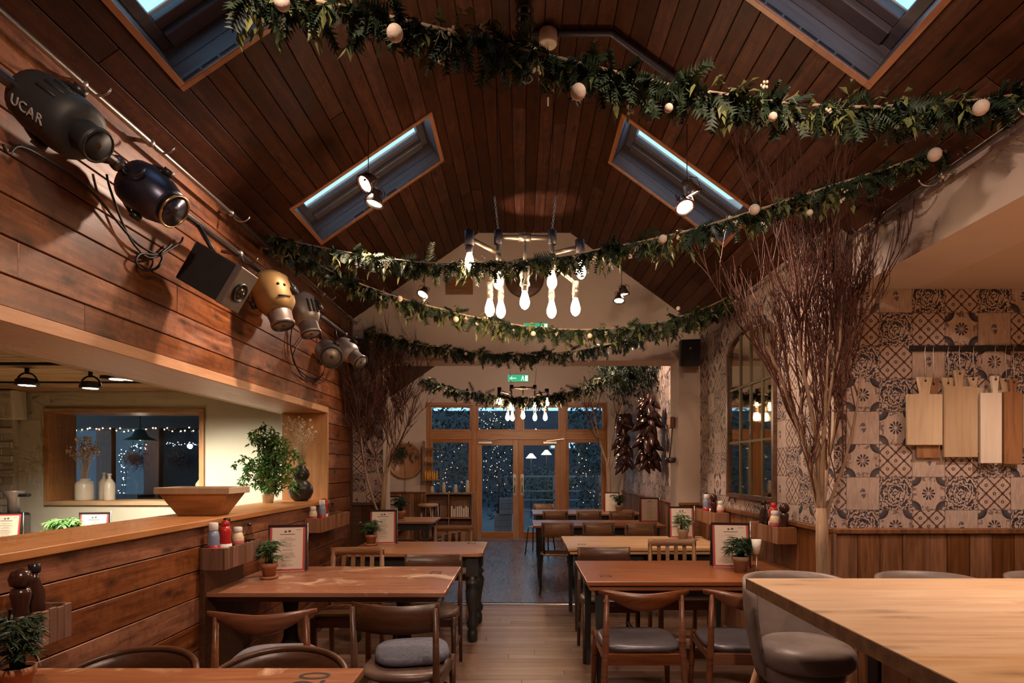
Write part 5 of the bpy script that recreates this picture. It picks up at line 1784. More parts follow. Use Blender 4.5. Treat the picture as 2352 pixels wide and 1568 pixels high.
# ------------------------------------------------------------------ bare trees
def bare_tree(label, base, trunk, limbs, seed, top, tw=1.0, gens=3, clampf=None, twn=5, wide=.7, tmin=.0016):
    r = random.Random(seed)
    t = thing('bare_tree', label, 'tree', base)
    MB().tube([Vector(p) for p, q in trunk], [q for p, q in trunk], 10).build('trunk', 'bark', t)
    lb = MB(); tg = MB()

    def grow(p, d, L, rad, g):
        pts = [p]; q = p.copy(); dd = d.copy(); n = 5
        for i in range(n):
            dd = (dd + Vector((r.uniform(-.13, .13), r.uniform(-.13, .13), r.uniform(-.02, .16)))).normalized()
            q = q + dd * L / n
            if clampf: q = clampf(q)
            pts.append(q)
        rr = [rad * (1 - .62 * i / n) for i in range(n + 1)]
        (lb if rad > .010 else tg).tube(pts, rr, 6 if rad > .0055 else 4, cap=False)
        if g <= 0: return
        for k in range(twn if g > 1 else twn + 2):
            f = r.uniform(.25, 1) * n; j = min(int(f), n - 1)
            b0 = pts[j].lerp(pts[j + 1], f - j)
            nd = (dd + Vector((r.uniform(-wide, wide), r.uniform(-wide, wide) * .8, r.uniform(-.1, .55)))).normalized()
            grow(b0, nd, L * r.uniform(.42, .72), max(tmin, rad * r.uniform(.34, .5)), g - 1)

    for (p, d, L, rad) in limbs: grow(Vector(p), Vector(d).normalized(), L, rad, gens)
    lb.build('limbs', 'bark', t)['kind'] = 'stuff'; tg.build('twigs', 'twig', t, fix=False)['kind'] = 'stuff'
    return t


def cl_right(q):
    # keep off the wall faces and under the ceiling
    X, Y, Z = q.x + 1.74, q.y + 3.42, q.z
    if Y > 3.585 and X > 1.86: Y = 3.585
    if Y <= 3.6: X = min(X, 1.985)
    else: X = min(X, 1.875)
    Z = min(Z, 4.30 - .729 * max(X, .53))
    return Vector((X - 1.74, Y - 3.42, Z))


bare_tree('tall bare twiggy tree in the corner of the tiled walls', (1.74, 3.42, 0),
          [((.01, 0, 0), .045), ((0, 0, .6), .038), ((-.015, 0, 1.0), .036), ((-.02, 0, 1.22), .03)],
          [((-.02, 0, 1.15), (-.14, .06, 1), 1.05, .016), ((-.02, 0, 1.18), (.03, -.05, 1), 1.15, .017), ((-.02, 0, 1.15), (.08, .05, 1), 1.1, .014), ((-.015, 0, 1.0), (-.22, .08, 1), .9, .012),
           ((-.015, 0, 1.1), (.16, -.1, 1), .9, .011), ((-.02, 0, 1.2), (-.05, -.1, 1), 1.2, .013), ((-.02, 0, 1.2), (.12, -.02, 1), 1.2, .012), ((-.02, 0, 1.2), (-.17, -.05, 1), 1.15, .012), ((-.02, 0, 1.2), (-.09, .06, 1), 1.25, .012)],
          7, 2.9, clampf=cl_right, gens=3, twn=5, wide=.44, tmin=.0023)


def cl_left(q):
    X, Y, Z = q.x - 1.47, q.y + 6.12, q.z
    X = max(X, -1.77)
    if X < -1.47: Y = min(Y, 6.30)
    Z = min(Z, 2.95 + max(0, (X + 1.8)) * .68)
    return Vector((X + 1.47, Y - 6.12, Z))


bare_tree('bare branching tree leaning on the left pillar of the opening', (-1.47, 6.12, 0),
          [((0, 0, 0), .035), ((.02, .0, .6), .03), ((.05, 0, 1.1), .028), ((.07, 0, 1.4), .022)],
          [((.05, 0, 1.1), (.05, .1, 1), 1.0, .016), ((.07, 0, 1.35), (.35, .2, 1), .8, .013), ((.03, 0, .9), (-.25, .0, 1), 1.1, .014), ((.06, 0, 1.2), (-.35, .05, .9), .9, .012), ((.07, 0, 1.4), (.1, .3, 1), .9, .012)],
          15, 2.9, clampf=cl_left, gens=3, twn=6, wide=.85, tmin=.0024)


def cl_far(q):
    X, Y, Z = q.x + 1.62, q.y + 10.9, q.z
    X = min(X, 2.02); Y = min(Y, 11.95); Z = min(Z, 3.2)
    return Vector((X - 1.62, Y - 10.9, Z))


bare_tree('bare tree with pale forked limbs before the right sidelight of the far doors', (1.62, 10.9, 0),
          [((0, 0, 0), .045), ((-.02, 0, .9), .04), ((-.04, 0, 1.55), .035)],
          [((-.04, 0, 1.5), (-.30, 0, 1), 1.1, .022), ((-.04, 0, 1.5), (.05, 0, 1), 1.4, .024), ((-.03, 0, 1.3), (.28, -.1, 1), 1.1, .018), ((-.04, 0, 1.5), (-.55, .1, .9), .9, .015)],
          21, 3.2, clampf=cl_far, gens=3, twn=4)
# dense greenery tied into the far corner
cg = thing('hanging_greenery', 'dense dark fir branches tied under the far right ceiling corner', 'greenery', (1.62, 9.2, 2.95))
rr = random.Random(8); gm = MB()
for i in range(420):
    p = Vector((rr.gauss(0, .22), rr.gauss(0, .3), rr.gauss(0, .14)))
    d = Vector((rr.uniform(-1, 1), rr.uniform(-1, 1), rr.uniform(-1.3, .3))).normalized()
    for m in range(5): leaf(gm, p + d * .03 * m, d + Vector((rr.uniform(-1, 1), rr.uniform(-1, 1), rr.uniform(-1, 1))) * .8, .09, .028, .4, rr)
gm.build('leaves', 'fir_dark', cg, fix=False)['kind'] = 'stuff'
MB().tube([(0, 0, .3), (0, 0, -.1)], .01, 6).build('tie', 'rope', cg)

# ------------------------------------------------------------------ mirror on the tiled wall
mr = thing('arched_mirror', 'tall arched mirror divided by thin bars on the tiled wall', 'mirror', (XR - .001, 4.93, 1.19))
W2, HS, HT = .51, 1.25, 1.45     # half width, spring line, crown
def arch(k, inset):
    # outline in (y, z), starting bottom left, going round
    w = W2 - inset; pts = [(-w, inset), (w, inset), (w, HS)]
    for i in range(1, 16):
        a = PI * i / 16
        pts.append((w * math.cos(a), HS + (HT - HS - inset) * math.sin(a)))
    pts.append((-w, HS))
    return pts
o_, i_ = arch(0, 0), arch(0, .035)
m = MB(); n = len(o_)
for x0, x1 in ((-.03, 0),):
    vs = [(x0, y, z) for y, z in o_] + [(x0, y, z) for y, z in i_] + [(x1, y, z) for y, z in o_] + [(x1, y, z) for y, z in i_]
    fs = []
    for k in range(n):
        k2 = (k + 1) % n
        fs += [(k, k2, n + k2, n + k), (2 * n + k, 3 * n + k, 3 * n + k2, 2 * n + k2), (k, 2 * n + k, 2 * n + k2, k2), (n + k, n + k2, 3 * n + k2, 3 * n + k)]
    m.add(vs, fs)
m.build('frame', 'chair_dark', mr)
MB().add([(-.008, y, z) for y, z in i_], [tuple(range(n))]).build('glass', 'mirror', mr)
for y in (-.27, -.03, .20): box('glazing_bar', 'bar_olive', -.018, -.008, y - .012, y + .012, .035, HS + (HT - HS - .03) * math.sqrt(max(0, 1 - (y / W2) ** 2)), mr)
for z in (.48, .95): box('glazing_bar', 'bar_olive', -.017, -.008, -.475, .475, z - .010, z + .010, mr)

# ------------------------------------------------------------------ chopping boards on the alcove wall
rl = thing('hanging_rail', 'black perforated metal rail on the tiled alcove wall', 'rail', at(2221, 800, YD - .012))
box('strip', 'black_iron', -.345, .6, -.004, .008, -.016, .016, rl)
for k in range(12): box('slot', 'steel_dark', -.33 + .072 * k, -.318 + .072 * k, -.006, -.004, -.003, .003, rl)


def board(label, px0, px1, py0, py1, hx, hw, hpy, mat, Y, hole=True, flare=1.0, thick=.02, hookpx=None):
    """rectangular board hanging by a handle: body from px0..px1, py0..py1, handle top at hpy"""
    c = at((px0 + px1) / 2, py1, Y)
    t = thing('chopping_board', label, 'chopping board', c, 0, 'chopping boards hung in a row on the black rail')
    k = Y / F
    w = (px1 - px0) / 2 * k; h = (py1 - py0) * k; hh = (py0 - hpy) * k; hw_ = hw / 2 * k; ox = (hx - (px0 + px1) / 2) * k
    poly = [(-w, 0), (w, 0), (w, h), (ox + hw_ * .62, h), (ox + hw_ * .62, h + hh * .15), (ox + hw_ * flare, h + hh), (ox - hw_ * flare, h + hh), (ox - hw_ * .62, h + hh * .15), (ox - hw_ * .62, h), (-w, h)]
    M = Matrix(((1, 0, 0, 0), (0, 0, -1, 0), (0, 1, 0, 0), (0, 0, 0, 1)))
    MB().prism(poly, -thick / 2, thick / 2, M).build('slab', mat, t, .003)
    if hole:
        q = Vector((ox, -thick / 2 - .0006, h + hh * .78))
        MB().lathe([(.001, 0), (.007, 0), (.007, .001)], 12, axes(q, (0, -1, 0))).build('hole', 'ink_black', t)
    z1 = at(0, 800, Y).z - c.z
    MB().tube([(ox, -thick / 2 - .004, h + hh * .78), (ox, -.012, h + hh + .02), (ox, -.004, z1 - .03), (ox + .004, -.004, z1 + .01), (ox + .016, .003, z1 + .022), (ox + .024, .004, z1 + .008)], .0022, 5).build('hook', 'steel', t)
    return t


board('pale knotty square chopping board with flared handle, first on the rail', 2082, 2163, 905, 1022, 2123, 36, 866, 'board_pale', 3.575)
board('broad tan chopping board with a long handle, second on the rail', 2166, 2244, 887, 1050, 2202, 23, 850, 'board_tan', 3.580)
board('narrow white chopping board, third on the rail', 2250, 2299, 902, 1064, 2284, 19, 863, 'board_white', 3.570)
board('dark brown narrow chopping board next to the white one', 2304, 2346, 900, 1066, 2326, 20, 872, 'board_brown', 3.582)
board('small pale board handle showing between the first two boards', 2166, 2250, 925, 1035, 2176, 28, 867, 'board_pale', 3.603, thick=.014)
board('small pale board behind the broad tan one, short handle showing', 2196, 2258, 890, 1040, 2234, 24, 866, 'board_pale', 3.604, thick=.010)
board('brown board showing below the pale square board', 2104, 2158, 930, 1052, 2142, 30, 868, 'board_brown', 3.600, thick=.016)
board('pale brown board behind the white one, broad handle showing', 2262, 2320, 896, 1045, 2308, 26, 868, 'board_tan', 3.603, thick=.012)
board('tan board cut by the right picture edge', 2349, 2420, 905, 1030, 2385, 22, 870, 'board_tan', 3.575)

# ------------------------------------------------------------------ far room things
def pepper_bunch(label, loc, h, w, seed):
    t = thing('pepper_bunch', label, 'dried peppers', loc, 0, 'bunches of dried peppers with fairy lights')
    r = random.Random(seed)
    MB().tube([(0, 0, h * .5), (0, 0, -h * .45)], .012, 6).build('string', 'rope', t)
    pm = MB().lathe([(.004, 0), (.028, .012), (.034, .04), (.026, .085), (.012, .12), (.003, .14)], 8)
    first = pm.build('pepper', 'pepper', t)
    lm = MB().ball((0, 0, 0), .006, 6, 4).build('light', 'fairy_glow', t)
    n = 75
    for i in range(n):
        o = first if i == 0 else link('pepper', first.data, t)
        z = h * (.48 - .95 * i / n); a = r.uniform(0, 2 * PI); d = r.uniform(.02, w)
        o.location = (math.cos(a) * d * .6, math.sin(a) * d, z)
        o.rotation_euler = (PI + r.uniform(-.9, .9), r.uniform(-.9, .9), r.uniform(0, 6)); s = r.uniform(1.2, 1.9); o.scale = (s, s, s)
    for i in range(22):
        o = lm if i == 0 else link('light', lm.data, t)
        a = r.uniform(PI * .6, PI * 1.9); o.location = (-.06 - r.uniform(.02, .08), math.sin(a) * w * 1.0, h * r.uniform(-.45, .45))
    return t


pepper_bunch('smaller bunch of dried peppers hanging deeper in the far room', (1.83, 10.7, 1.96), .98, .15, 3)
pepper_bunch('larger bunch of dried peppers beside the pillar of the opening', (1.81, 8.55, 2.00), 1.0, .16, 4)
ld = thing('ladle', 'dark metal ladle and grater hanging inside the opening pillar', 'ladle', (OX1 - .012, 6.48, 1.62))
MB().lathe([(.001, -.12), (.04, -.115), (.06, -.09), (.065, -.06), (.06, -.06), (.05, -.085)], 18, Matrix.Translation((-.03, 0, 0))).build('bowl', 'steel_dark', ld)
MB().tube([(-.03, .06, -.06), (-.015, .05, .1), (-.01, .03, .24), (-.01, 0, .27)], .007, 6).build('handle', 'steel_dark', ld)
MB().box(-.05, -.005, -.05, .05, .26, .38).build('grater', 'copper', ld, .004)

# round tray with wreath on the far left wall
ty = thing('round_tray', 'round wooden tray with a green sprig hung on the far end wall', 'tray', (-2.33, 11.965, 1.59), -PI / 2)
MB().lathe([(.001, 0), (.36, 0), (.36, .03), (.34, .035), (.33, .015), (.001, .015)], 36, Matrix.Rotation(PI / 2, 4, 'Y')).build('disc', 'door_wood', ty)
gm = MB(); rr = random.Random(12)
for i in range(130):
    p = Vector((.04 + rr.uniform(0, .05), rr.gauss(-.05, .12), rr.gauss(.17, .10)))
    leaf(gm, p, (rr.uniform(0, .6), rr.uniform(-1, 1), rr.uniform(-1, .4)), .11, .03, .4, rr)
gm.build('sprig', 'palm_dark', ty, fix=False)['kind'] = 'stuff'
MB().tube([(.06, 0, .05), (.06, .02, -.3), (.05, .0, -.62)], .006, 5).build('trailing_cord', 'rope', ty)

# tall bar stool, shelf unit, wall shelves
stl = thing('wooden_stool', 'tall dark wooden stool beside the far shelf unit', 'stool', (-1.55, 9.9, 0))
MB().lathe([(.15, .80), (.17, .81), (.17, .84), (.15, .855), (.001, .86)], 20).build('seat', 'chair_mid', stl)
for a in range(4):
    c, s = math.cos(a * PI / 2 + .7), math.sin(a * PI / 2 + .7)
    MB().tube([(.19 * c, .19 * s, 0), (.12 * c, .12 * s, .80)], [.016, .02], 8).build('leg', 'chair_dark', stl)
MB().tube([(.165 * math.cos(2 * PI * k / 20), .165 * math.sin(2 * PI * k / 20), .28) for k in range(20)], .009, 6, closed=True).build('foot_ring', 'chair_dark', stl)

SH = thing('shelf_unit', 'open wooden cube shelf unit below the left sidelight', 'shelf', (-1.40, 11.62, 0))
sw, sd_, sh = .46, .15, .965
for x in (-sw, -.0125, sw - .025): box('upright', 'chair_mid', x, x + .025, -sd_, sd_, 0, sh, SH, .002)
for z in (0.02, .47, sh - .025):
    box('shelf', 'chair_mid', -sw + .025, -.0125, -sd_, sd_, z, z + .025, SH, .002); box('shelf', 'chair_mid', .0125, sw - .025, -sd_, sd_, z, z + .025, SH, .002)
box('back_panel', 'crate_red', -sw + .025, sw - .025, sd_ - .008, sd_, .03, sh - .03, SH)
SHZ = sh
rb = random.Random(6)
bx_ = -1.40 + .03
k = 0
for i in range(9):
    w = rb.uniform(.025, .05); h = rb.uniform(.14, .24)
    o = thing('book', '%s book from the left, %s cover, in the right cube shelf' % (['first', 'second', 'third', 'fourth', 'fifth', 'sixth', 'seventh', 'eighth', 'ninth'][i], ['red', 'tan', 'navy'][i % 3]), 'book', (bx_ + w / 2, 11.60, .497), 0, 'books in the right cube of the shelf unit')
    MB().box(-w / 2, w / 2, -.09, .09, 0, h).build('cover', ['book_a', 'book_b', 'book_c'][i % 3], o, .003)
    MB().box(-w / 2 + .004, w / 2 - .004, -.093, -.09, .006, h - .006).build('spine_label', 'paper', o)
    bx_ += w + .004
for i in range(3):
    o = thing('book', 'thin upright %s book in the left cube shelf' % ['red', 'tan', 'navy'][i], 'book', (-1.75 + .07 * i, 11.6, .497), 0, 'books in the left cube of the shelf unit')
    MB().box(-.012, .012, -.09, .09, 0, .26).build('cover', ['book_a', 'book_b', 'book_c'][i], o, .003)
    MB().box(-.008, .008, -.093, -.09, .02, .24).build('spine_label', 'paper', o)
jl = ['left-hand', 'second', 'third', 'fourth', 'fifth', 'sixth', 'last']
for i in range(7):
    h = [.12, .20, .20, .13, .16, .22, .24][i]
    o = thing('jar', '%s %s on top of the cube shelf unit' % (jl[i], 'glass jar' if i % 2 else 'pale bottle'), 'jar', (-1.74 + .115 * i, 11.60, SHZ), 0, 'jars along the top of the shelf unit')
    MB().lathe([(.034, 0), (.038, .01), (.038, h * .7), (.022, h * .85)], 14).build('body', 'jar_glass' if i % 2 else 'ceramic_tan', o)
    MB().lathe([(.024, h * .85), (.026, h * .87), (.026, h), (.02, h)], 14).build('lid', 'cap_white', o)
WS = thing('wall_shelf_rack', 'narrow wooden shelf rack at the edge of the left sidelight', 'shelf', (-1.79, 11.80, 1.20))
box('side_panel', 'chair_mid', -.155, -.135, -.1, .1, -.02, .78, WS, .002)
for z in (0, .36, .62): box('shelf', 'chair_mid', -.135, .155, -.1, .1, z, z + .022, WS, .002)
for i in range(6):
    o = thing('juice_bottle', '%s small orange juice bottle on the shelf rack' % jl[i], 'bottle', (-1.90 + .045 * i, 11.77 + .03 * (i % 2), 1.222), 0, 'orange juice bottles on the shelf rack')
    MB().lathe([(.018, 0), (.02, .01), (.02, .11), (.009, .15)], 12).build('body', 'juice', o); MB().lathe([(.011, .15), (.011, .175)], 10).build('cap', 'sauce_yellow', o)
# nook bench
nb = thing('wall_bench', 'plain wooden wall bench below the round wooden tray', 'bench', (-2.2, 10.4, 0))
box('seat', 'table_brown', -.17, .2, -.7, .5, .42, .455, nb, .004)
for y in (-.62, .42): box('leg_panel', 'chair_mid', -.15, .17, y - .02, y + .02, 0, .42, nb, .003)

# ------------------------------------------------------------------ room behind the hatch: track lights, table things, sill things
def track_spot(label, p, kind, aim=(0, 0, -1), power=25):
    t = thing('track_spotlight', label, 'spotlight', p, 0, 'spotlights under the boarded ceiling behind the hatch')
    if kind == 'panel':
        MB().box(-.12, .12, -.045, .045, -.03, .0).build('tray', 'black_iron', t, .003)
        M = Matrix.Translation((0, 0, -.034))
        MB().lathe([(.001, 0), (.055, 0), (.055, .003)], 20, M).build('lamp_face', 'bar_spot_glow', t)
    else:
        MB().tube([(0, 0, 0), (0, 0, -.05)], .016, 8).build('stem', 'black_iron', t)
        MB().tube([(.085 * math.cos(a), 0, -.125 + .085 * math.sin(a)) for a in [PI * k / 10 for k in range(11)]], .007, 6).build('yoke', 'black_iron', t)
        MB().lathe([(.05, -.085), (.075, -.095), (.08, -.125), (.08, -.14), (.06, -.142), (.001, -.135)][::-1], 20).build('head', 'black_iron', t)
        MB().lathe([(.001, -.143), (.056, -.143)], 20).build('lamp_face', 'bar_spot_glow', t)
    light('lamp_light', 'SPOT', power, (1, .88, .70), (0, 0, -.16 if kind != 'panel' else -.05), t, .05, 125, .6, aim)
    return t


ZB = 2.252
tk = thing('light_track', 'long black lighting track across the boarded ceiling behind the hatch', 'track', (-4.3, 4.55, ZB))
box('rail', 'black_iron', -1.9, 2.05, -.015, .015, -.02, 0, tk)
tk2 = thing('light_track', 'second black lighting track nearer the bar window', 'track', (-4.3, 5.55, ZB))
box('rail', 'black_iron', -1.9, 2.05, -.012, .012, -.015, 0, tk2)
def ceilpt(px, py):
    Y = (ZB - .02 - EYE) * F / (VY - py); return Vector(((px - VX) / F * Y, Y, ZB))
track_spot('round black track spotlight above the white wall speaker', ceilpt(62, 850), 'round', (.1, .35, -1), 85)
track_spot('black ring-shaped spotlight left of the two flat lamps', ceilpt(208, 858), 'round', (.25, .3, -1), 85)
track_spot('flat lamp tray tucked under the hatch beam', ceilpt(222, 838), 'panel', (0, .4, -1), 70)
track_spot('flat lamp, left of the pair near the hatch beam', ceilpt(268, 868), 'panel', (.2, .3, -1), 70)
track_spot('flat lamp, right of the pair near the hatch beam', ceilpt(302, 869), 'panel', (.4, .2, -1), 70)
track_spot('dark lamp tray at the left picture edge behind the hatch', ceilpt(42, 800), 'panel', (0, .3, -1), 70)

ZS = WZ0 + .045
jar = MB().lathe([(.085, 0), (.09, .01), (.09, .17), (.075, .20), (.05, .215), (.05, .235), (.042, .235)], 24).build('white_jar', 'ceramic_white')
jar.location = (-4.74, 6.47, ZS); tag(jar, 'white ceramic jar on the bar window sill holding dried stems', 'jar')
dried_bunch('dried_flowers', 'pale dried flowers standing in the white jar on the sill', (-4.74, 6.47, ZS + .22), .46, 55, .19, 9, (.05, 0), 1.6)


def stone_bottle(label, x, y, h, mat='ceramic_tan', s=1.0):
    o = thing('stone_bottle', label, 'bottle', (x, y, ZS), 0, 'stoneware bottles on the bar window sill')
    MB().lathe([(.052 * s, 0), (.056 * s, .008), (.056 * s, h * .62), (.03 * s, h * .76), (.016 * s, h * .82), (.016 * s, h * .93)], 18).build('body', mat, o)
    MB().lathe([(.021 * s, h * .93), (.022 * s, h * .95), (.022 * s, h), (.015 * s, h)], 14).build('neck_ring', mat, o)


stone_bottle('tan stoneware bottle just right of the white jar', -4.62, 6.60, .30, 'ceramic_tan', .9)
stone_bottle('paler stoneware bottle, second from the white jar', -4.49, 6.5, .29, 'ceramic_white', 1.0)
stone_bottle('stoneware bottle on the sill above the dough trough', -3.52, 6.55, .28, 'ceramic_tan', 1.0)
stone_bottle('small stoneware bottle at the right end of the sill', -3.435, 6.46, .22, 'ceramic_white', .6)
# table with menus behind the hatch
bt = thing('bar_table', 'wooden table behind the hatch carrying the two menus', 'table', (-4.1, 5.15, 0))
box('table_top', 'table_pale', -1.35, .65, -.38, .38, .715, .75, bt, .004)
for sx in (-1.25, .55):
    for sy in (-.3, .3): box('leg', 'green_black', sx - .03, sx + .03, sy - .03, sy + .03, 0, .715, bt)
menu('menu standing behind the hatch beside a small green plant', (-3.72, 5.20, .75), .15, .225, .31)
menu('menu at the left picture edge behind the hatch', (-4.48, 5.20, .75), .1, .225, .30)
palm_pot('small fresh green plant behind the hatch beside the menu', (-3.92, 5.14, .75), 'ceramic_white', 1.45, 14, .07, 44, 'ficus_leaf', False)
# coffee grinder at the left edge
gd = thing('coffee_grinder', 'grey coffee grinder with a black handle at the left picture edge', 'grinder', (-4.98, 5.85, .75))
MB().box(-.10, .10, -.10, .10, 0, .26).build('body', 'steel_dark', gd, .03, 3)
MB().lathe([(.05, .26), (.05, .40), (.09, .46), (.09, .48), (.001, .48)], 20).build('hopper', 'lamp_silver', gd)
MB().tube([(0, 0, .43), (.19, -.04, .435)], .016, 8).build('handle', 'black_matt', gd)
bt2 = thing('bar_stand', 'low stand under the coffee grinder behind the hatch', 'stand', (-4.98, 5.85, 0))
box('top', 'table_pale', -.2, .2, -.2, .2, .715, .75, bt2)
for sx in (-.17, .17):
    for sy in (-.17, .17): box('leg', 'green_black', sx - .02, sx + .02, sy - .02, sy + .02, 0, .715, bt2)
# palm frond reaching in at the left edge
pf = thing('palm_frond', 'dark palm fronds reaching in at the left picture edge before the speaker', 'plant', (-5.62, 5.75, .0))
st = MB(); lv = MB(); rr = random.Random(2)
MB().lathe([(.13, 0), (.17, .35), (.16, .36), (.12, .33)], 20).build('pot', 'terracotta', pf)
for k in range(9):
    a = rr.uniform(-1.2, 1.2); out = rr.uniform(.2, .45); h = rr.uniform(1.75, 2.05)
    p0, p1, p2 = Vector((0, 0, .3)), Vector((.08 * math.cos(a), .08 * math.sin(a), h * .8)), Vector((out * math.cos(a), out * math.sin(a) * .6, h))
    st.tube([p0, p1, p2], [.012, .008, .003], 5)
    for m in range(26):
        p = p1.lerp(p2, m / 25); sdv = Vector((rr.uniform(-.2, 1), rr.choice((-1, 1)) * rr.uniform(.3, 1), rr.uniform(-.6, .5)))
        leaf(lv, p, sdv, rr.uniform(.12, .2), .012, .6, rr, .1)
st.build('stems', 'palm_dark', pf); lv.build('leaves', 'palm_dark', pf, fix=False)['kind'] = 'stuff'

# ------------------------------------------------------------------ what shows through the bar window
cw = struct('wall_court')
YC = 8.6
box('back_wall', 'night_wall', -8.2, -3.3, YC + .08, YC + .2, -.1, 3.4, cw)
for (a, b) in ((-7.6, -7.45), (-6.10, -5.88), (-5.42, -5.20), (-4.42, -4.1), (-3.62, -3.4)): box('post', 'court_post', a, b, YC - .05, YC + .08, 0, 2.12, cw, .004)
box('lintel', 'night_wood', -8.2, -3.3, YC - .06, YC + .08, 2.02, 2.45, cw)
for (a, b) in ((-7.45, -6.10), (-5.88, -5.42), (-5.20, -4.42), (-4.1, -3.62)): box('pane', 'window_glass', a, b, YC + .0, YC + .006, .2, 2.02, cw)
crf = box('roof_court', 'night_wood', -8.2, -3.3, 6.70, YC + .2, 2.75, 2.85); crf['kind'] = 'structure'
cgd = box('ground_court', 'paving', -8.2, -3.3, 6.70, YC + .2, -.12, -.02); cgd['kind'] = 'structure'


def fairy(label, pts, n, mat, rad, seed, jit=.02, group=None):
    r = random.Random(seed)
    P = [Vector(p) for p in pts]
    t = thing('fairy_lights', label, 'fairy lights', P[0], 0, group)
    o = P[0]
    MB().tube([p - o for p in P], .003, 4).build('wire', 'cable', t)
    me = MB().ball((0, 0, 0), rad, 6, 4).build('bulb', mat, t)
    for i in range(n):
        f = (i + .5) / n * (len(P) - 1); j = min(int(f), len(P) - 2)
        b = me if i == 0 else link('bulb', me.data, t)
        b.location = P[j].lerp(P[j + 1], f - j) - o + Vector((r.uniform(-jit, jit), r.uniform(-jit, jit), r.uniform(-jit, jit)))
    return t


fairy('string of warm fairy lights across the top of the bar window view', [at(150, 985, 8.52), at(300, 988, 8.52), at(480, 984, 8.52)], 28, 'fairy_glow', .012, 3, .03)
fairy('cool white fairy lights climbing a post seen through the bar window', [at(276, 1150, 8.56), at(282, 1090, 8.56), at(276, 1040, 8.56), at(315, 1022, 8.56), at(345, 1028, 8.56)], 40, 'fairy_cool', .008, 4, .035)
fairy('cool white fairy lights along the right pane seen through the bar window', [at(378, 1022, 8.56), at(420, 1016, 8.56), at(460, 1020, 8.56)], 18, 'fairy_cool', .007, 5, .03)
pl = thing('pendant_lamp', 'teal metal pendant lamp in the court seen through the bar window', 'lamp', at(322, 1012, 8.0))
MB().lathe([(.02, .16), (.06, .14), (.10, .06), (.20, .01), (.20, 0), (.19, 0), (.08, .06), (.001, .10)], 22).build('shade', 'teal_shade', pl)
MB().tube([(0, 0, .15), (0, 0, 2.75 - at(322, 1012, 8.0).z)], .006, 5).build('cord', 'cable', pl)
MB().ball((0, 0, .04), .035, 10, 6).build('bulb', 'fairy_cool', pl)
light('lamp_light', 'POINT', 4, (1, .75, .5), (0, 0, -.03), pl, .04)
for i, (px, py) in enumerate(((305, 1050), (412, 1050))):
    w = thing('twig_wreath', '%s twig wreath seen through the bar window' % ('larger reddish' if i == 0 else 'smaller'), 'wreath', at(px, py, 8.52))
    m = MB(); rr = random.Random(i)
    for k in range(110):
        a = rr.uniform(0, 2 * PI); d = rr.uniform(.0, .17); p = Vector((math.cos(a) * d, rr.uniform(-.03, .03), math.sin(a) * d * .9))
        e = p + Vector((rr.uniform(-.1, .1), rr.uniform(-.02, .02), rr.uniform(-.1, .04)))
        m.tube([p, e], .004, 3)
    m.build('twigs', 'pepper' if i else 'crate_red', w)['kind'] = 'stuff'
    MB().tube([(0, 0, .12), (0, .02, .3)], .004, 4).build('hanger', 'cable', w)
# plank crate under the left pane of the court
cc = thing('wooden_crate', 'pale grey crate standing in the court seen through the bar window', 'crate', at(300, 1150, 8.2))
c0 = at(300, 1150, 8.2)
cc.location = (c0.x, 8.15, -.02)
for k in range(5): box('slat', 'fence_rail', -.25, .25, -.2, -.18, .05 + .22 * k, .24 + .22 * k, cc, .003)
box('body', 'night_wood', -.24, .24, -.18, .2, 0, 1.1, cc)

# ------------------------------------------------------------------ terrace outside the glazed doors
def bush(label, loc, rx, ry, rz, n, mat, seed, L=.12, lift=0.0):
    r = random.Random(seed)
    t = thing('terrace_shrub', label, 'shrub', loc, 0, 'dark shrubs on the terrace outside')
    lv = MB()
    for i in range(n):
        a = r.uniform(0, 2 * PI); u = r.uniform(-1, 1); s = math.sqrt(1 - u * u); k = r.uniform(.55, 1)
        p = Vector((math.cos(a) * s * rx * k, math.sin(a) * s * ry * k, lift + rz + u * rz * k))
        leaf(lv, p, (r.uniform(-1, 1), r.uniform(-1, 1), r.uniform(-.8, .6)), L * r.uniform(.6, 1.3), L * .4, .4, r)
    lv.build('leaves', mat, t, fix=False)['kind'] = 'stuff'
    MB().tube([(0, 0, -.02), (0, 0, rz + lift)], .05, 6).build('stem', 'night_wood', t)
    return t


bush('dark shrub with fairy lights outside the left sidelight', (-1.9, 14.2, 0), .7, .5, 1.45, 900, 'hedge', 1)
bush('tall dark shrub outside the left door', (-.55, 14.6, 0), .50, .5, 1.55, 900, 'hedge', 2)
bush('dark shrub outside the right sidelight', (1.75, 13.8, 0), .62, .5, 1.25, 900, 'hedge', 3)
bush('clipped hedge behind the railing outside the right door', (.75, 16.9, 0), .9, .4, .62, 900, 'palm_dark', 4, lift=.35)
bush('tall tree crown behind the terrace at the left', (-2.4, 18, 0), 1.7, 1.0, 1.75, 1300, 'hedge', 5, .2, .6)
bush('tall tree crown behind the terrace at the right', (2.6, 18, 0), 1.5, 1.0, 1.8, 1300, 'hedge', 6, .2, .6)
for i, (px, n, Y) in enumerate(((1035, 26, 13.9), (1135, 46, 14.2), (1345, 26, 13.4), (1130, 40, 14.35))):
    z0, z1 = [(1180, 1020), (1120, 1010), (1165, 1020), (985, 935)][i]
    pts = [at(px + (20 if k % 2 else -22), z0 + (z1 - z0) * k / 6, Y) for k in range(7)]
    fairy(['fairy lights in the shrub outside the left sidelight', 'fairy lights in the shrub outside the left door', 'fairy lights in the shrub outside the right sidelight', 'fairy lights seen through the fanlight over the left door'][i], pts, n, 'fairy_glow', .009, i + 20, .26)
rlg = thing('terrace_railing', 'grey horizontal railing on the terrace outside the right door', 'railing', (.55, 15.4, -.02))
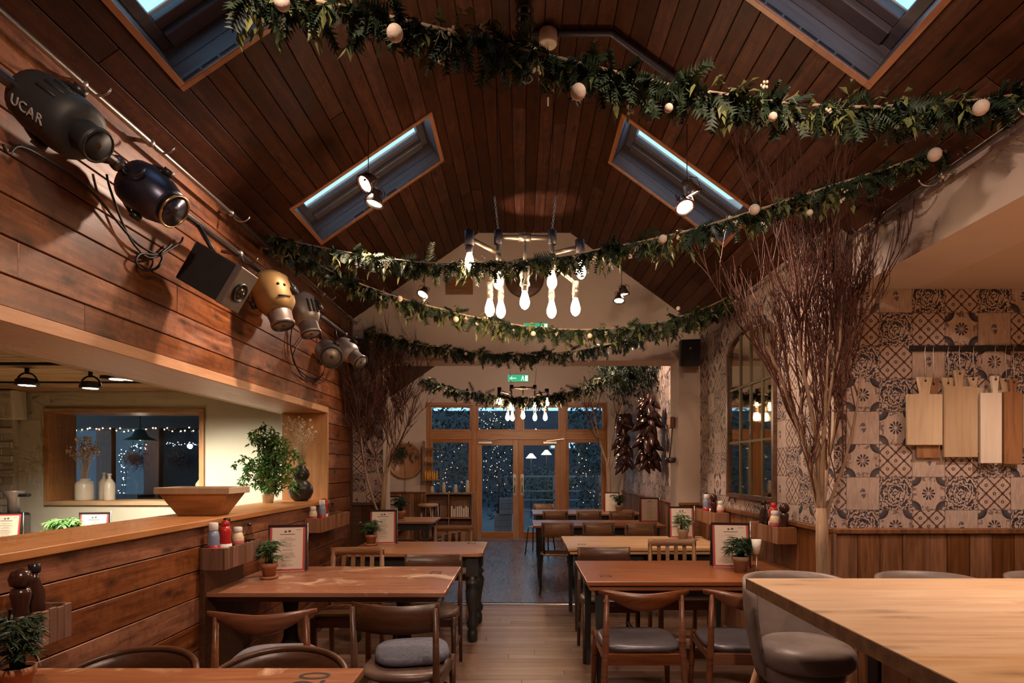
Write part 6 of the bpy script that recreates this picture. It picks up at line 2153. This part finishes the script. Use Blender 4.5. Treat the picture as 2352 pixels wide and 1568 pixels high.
for z in (.35, .62, .85, 1.22): box('rail', 'fence_rail', -1.0, 1.6, -.03, .03, z, z + (.05 if z > 1 else .035), rlg, .004)
for x in (-.95, .3, 1.5): box('post', 'fence_rail', x - .04, x + .04, -.03, .04, 0, 1.22, rlg, .004)
for i, (x, y, h) in enumerate(((-.42, 13.6, .42), (-.30, 13.55, .36))):
    b_ = thing('terrace_planter', '%s grey planter box outside the left door' % ('taller' if i == 0 else 'lower stacked'), 'planter', (x, y, -.02 if i == 0 else .402))
    for k in range(3): box('board', 'fence_rail', -.2, .2, -.16, .16, k * h / 3 + .003, (k + 1) * h / 3, b_, .004)
    MB().box(-.17, .17, -.13, .13, h - .02, h + .005).build('soil', 'soil', b_)
hs = thing('far_house', 'dark blue house front behind the terrace with a lit window', 'house', (0, 22.5, 0))
box('wall', 'night_wall', -7.5, 7.5, 0, .4, 0, 3.6, hs)
for (x, z, w, h, m) in ((1.55, 2.2, .9, .5, 'lit_window'), (-3.4, 2.1, .9, 1.0, 'night_wood'), (4.2, 1.6, .9, 1.2, 'night_wood')):
    f = box('window', 'fence_rail', x - w / 2 - .06, x + w / 2 + .06, -.06, 0, z - .06, z + h + .06, hs)
    p_ = box('pane', m, x - w / 2, x + w / 2, -.08, -.06, z, z + h, None); p_.parent = f; p_.location = p_.location - f.location
for i, (px, py) in enumerate(((1220, 1052), (1255, 1044))):
    l_ = thing('terrace_lantern', '%s glowing lantern shade above the terrace railing' % ('small' if i == 0 else 'larger'), 'lantern', at(px, py, 17.6))
    MB().lathe([(.04, .14), (.16, 0), (.15, 0), (.03, .12)], 16).build('shade', 'lit_shop', l_)
    MB().tube([(0, 0, .13), (0, 0, -.02 - at(px, py, 17.6).z)], .012, 5).build('rod', 'cable', l_)

# tiny glowing dots need no light sampling of their own
for n_ in ('fairy_glow', 'fairy_cool', 'exit_glow', 'exit_white', 'lit_window', 'lit_shop', 'spot_glow', 'bar_spot_glow'):
    MAT[n_].cycles.emission_sampling = 'NONE'
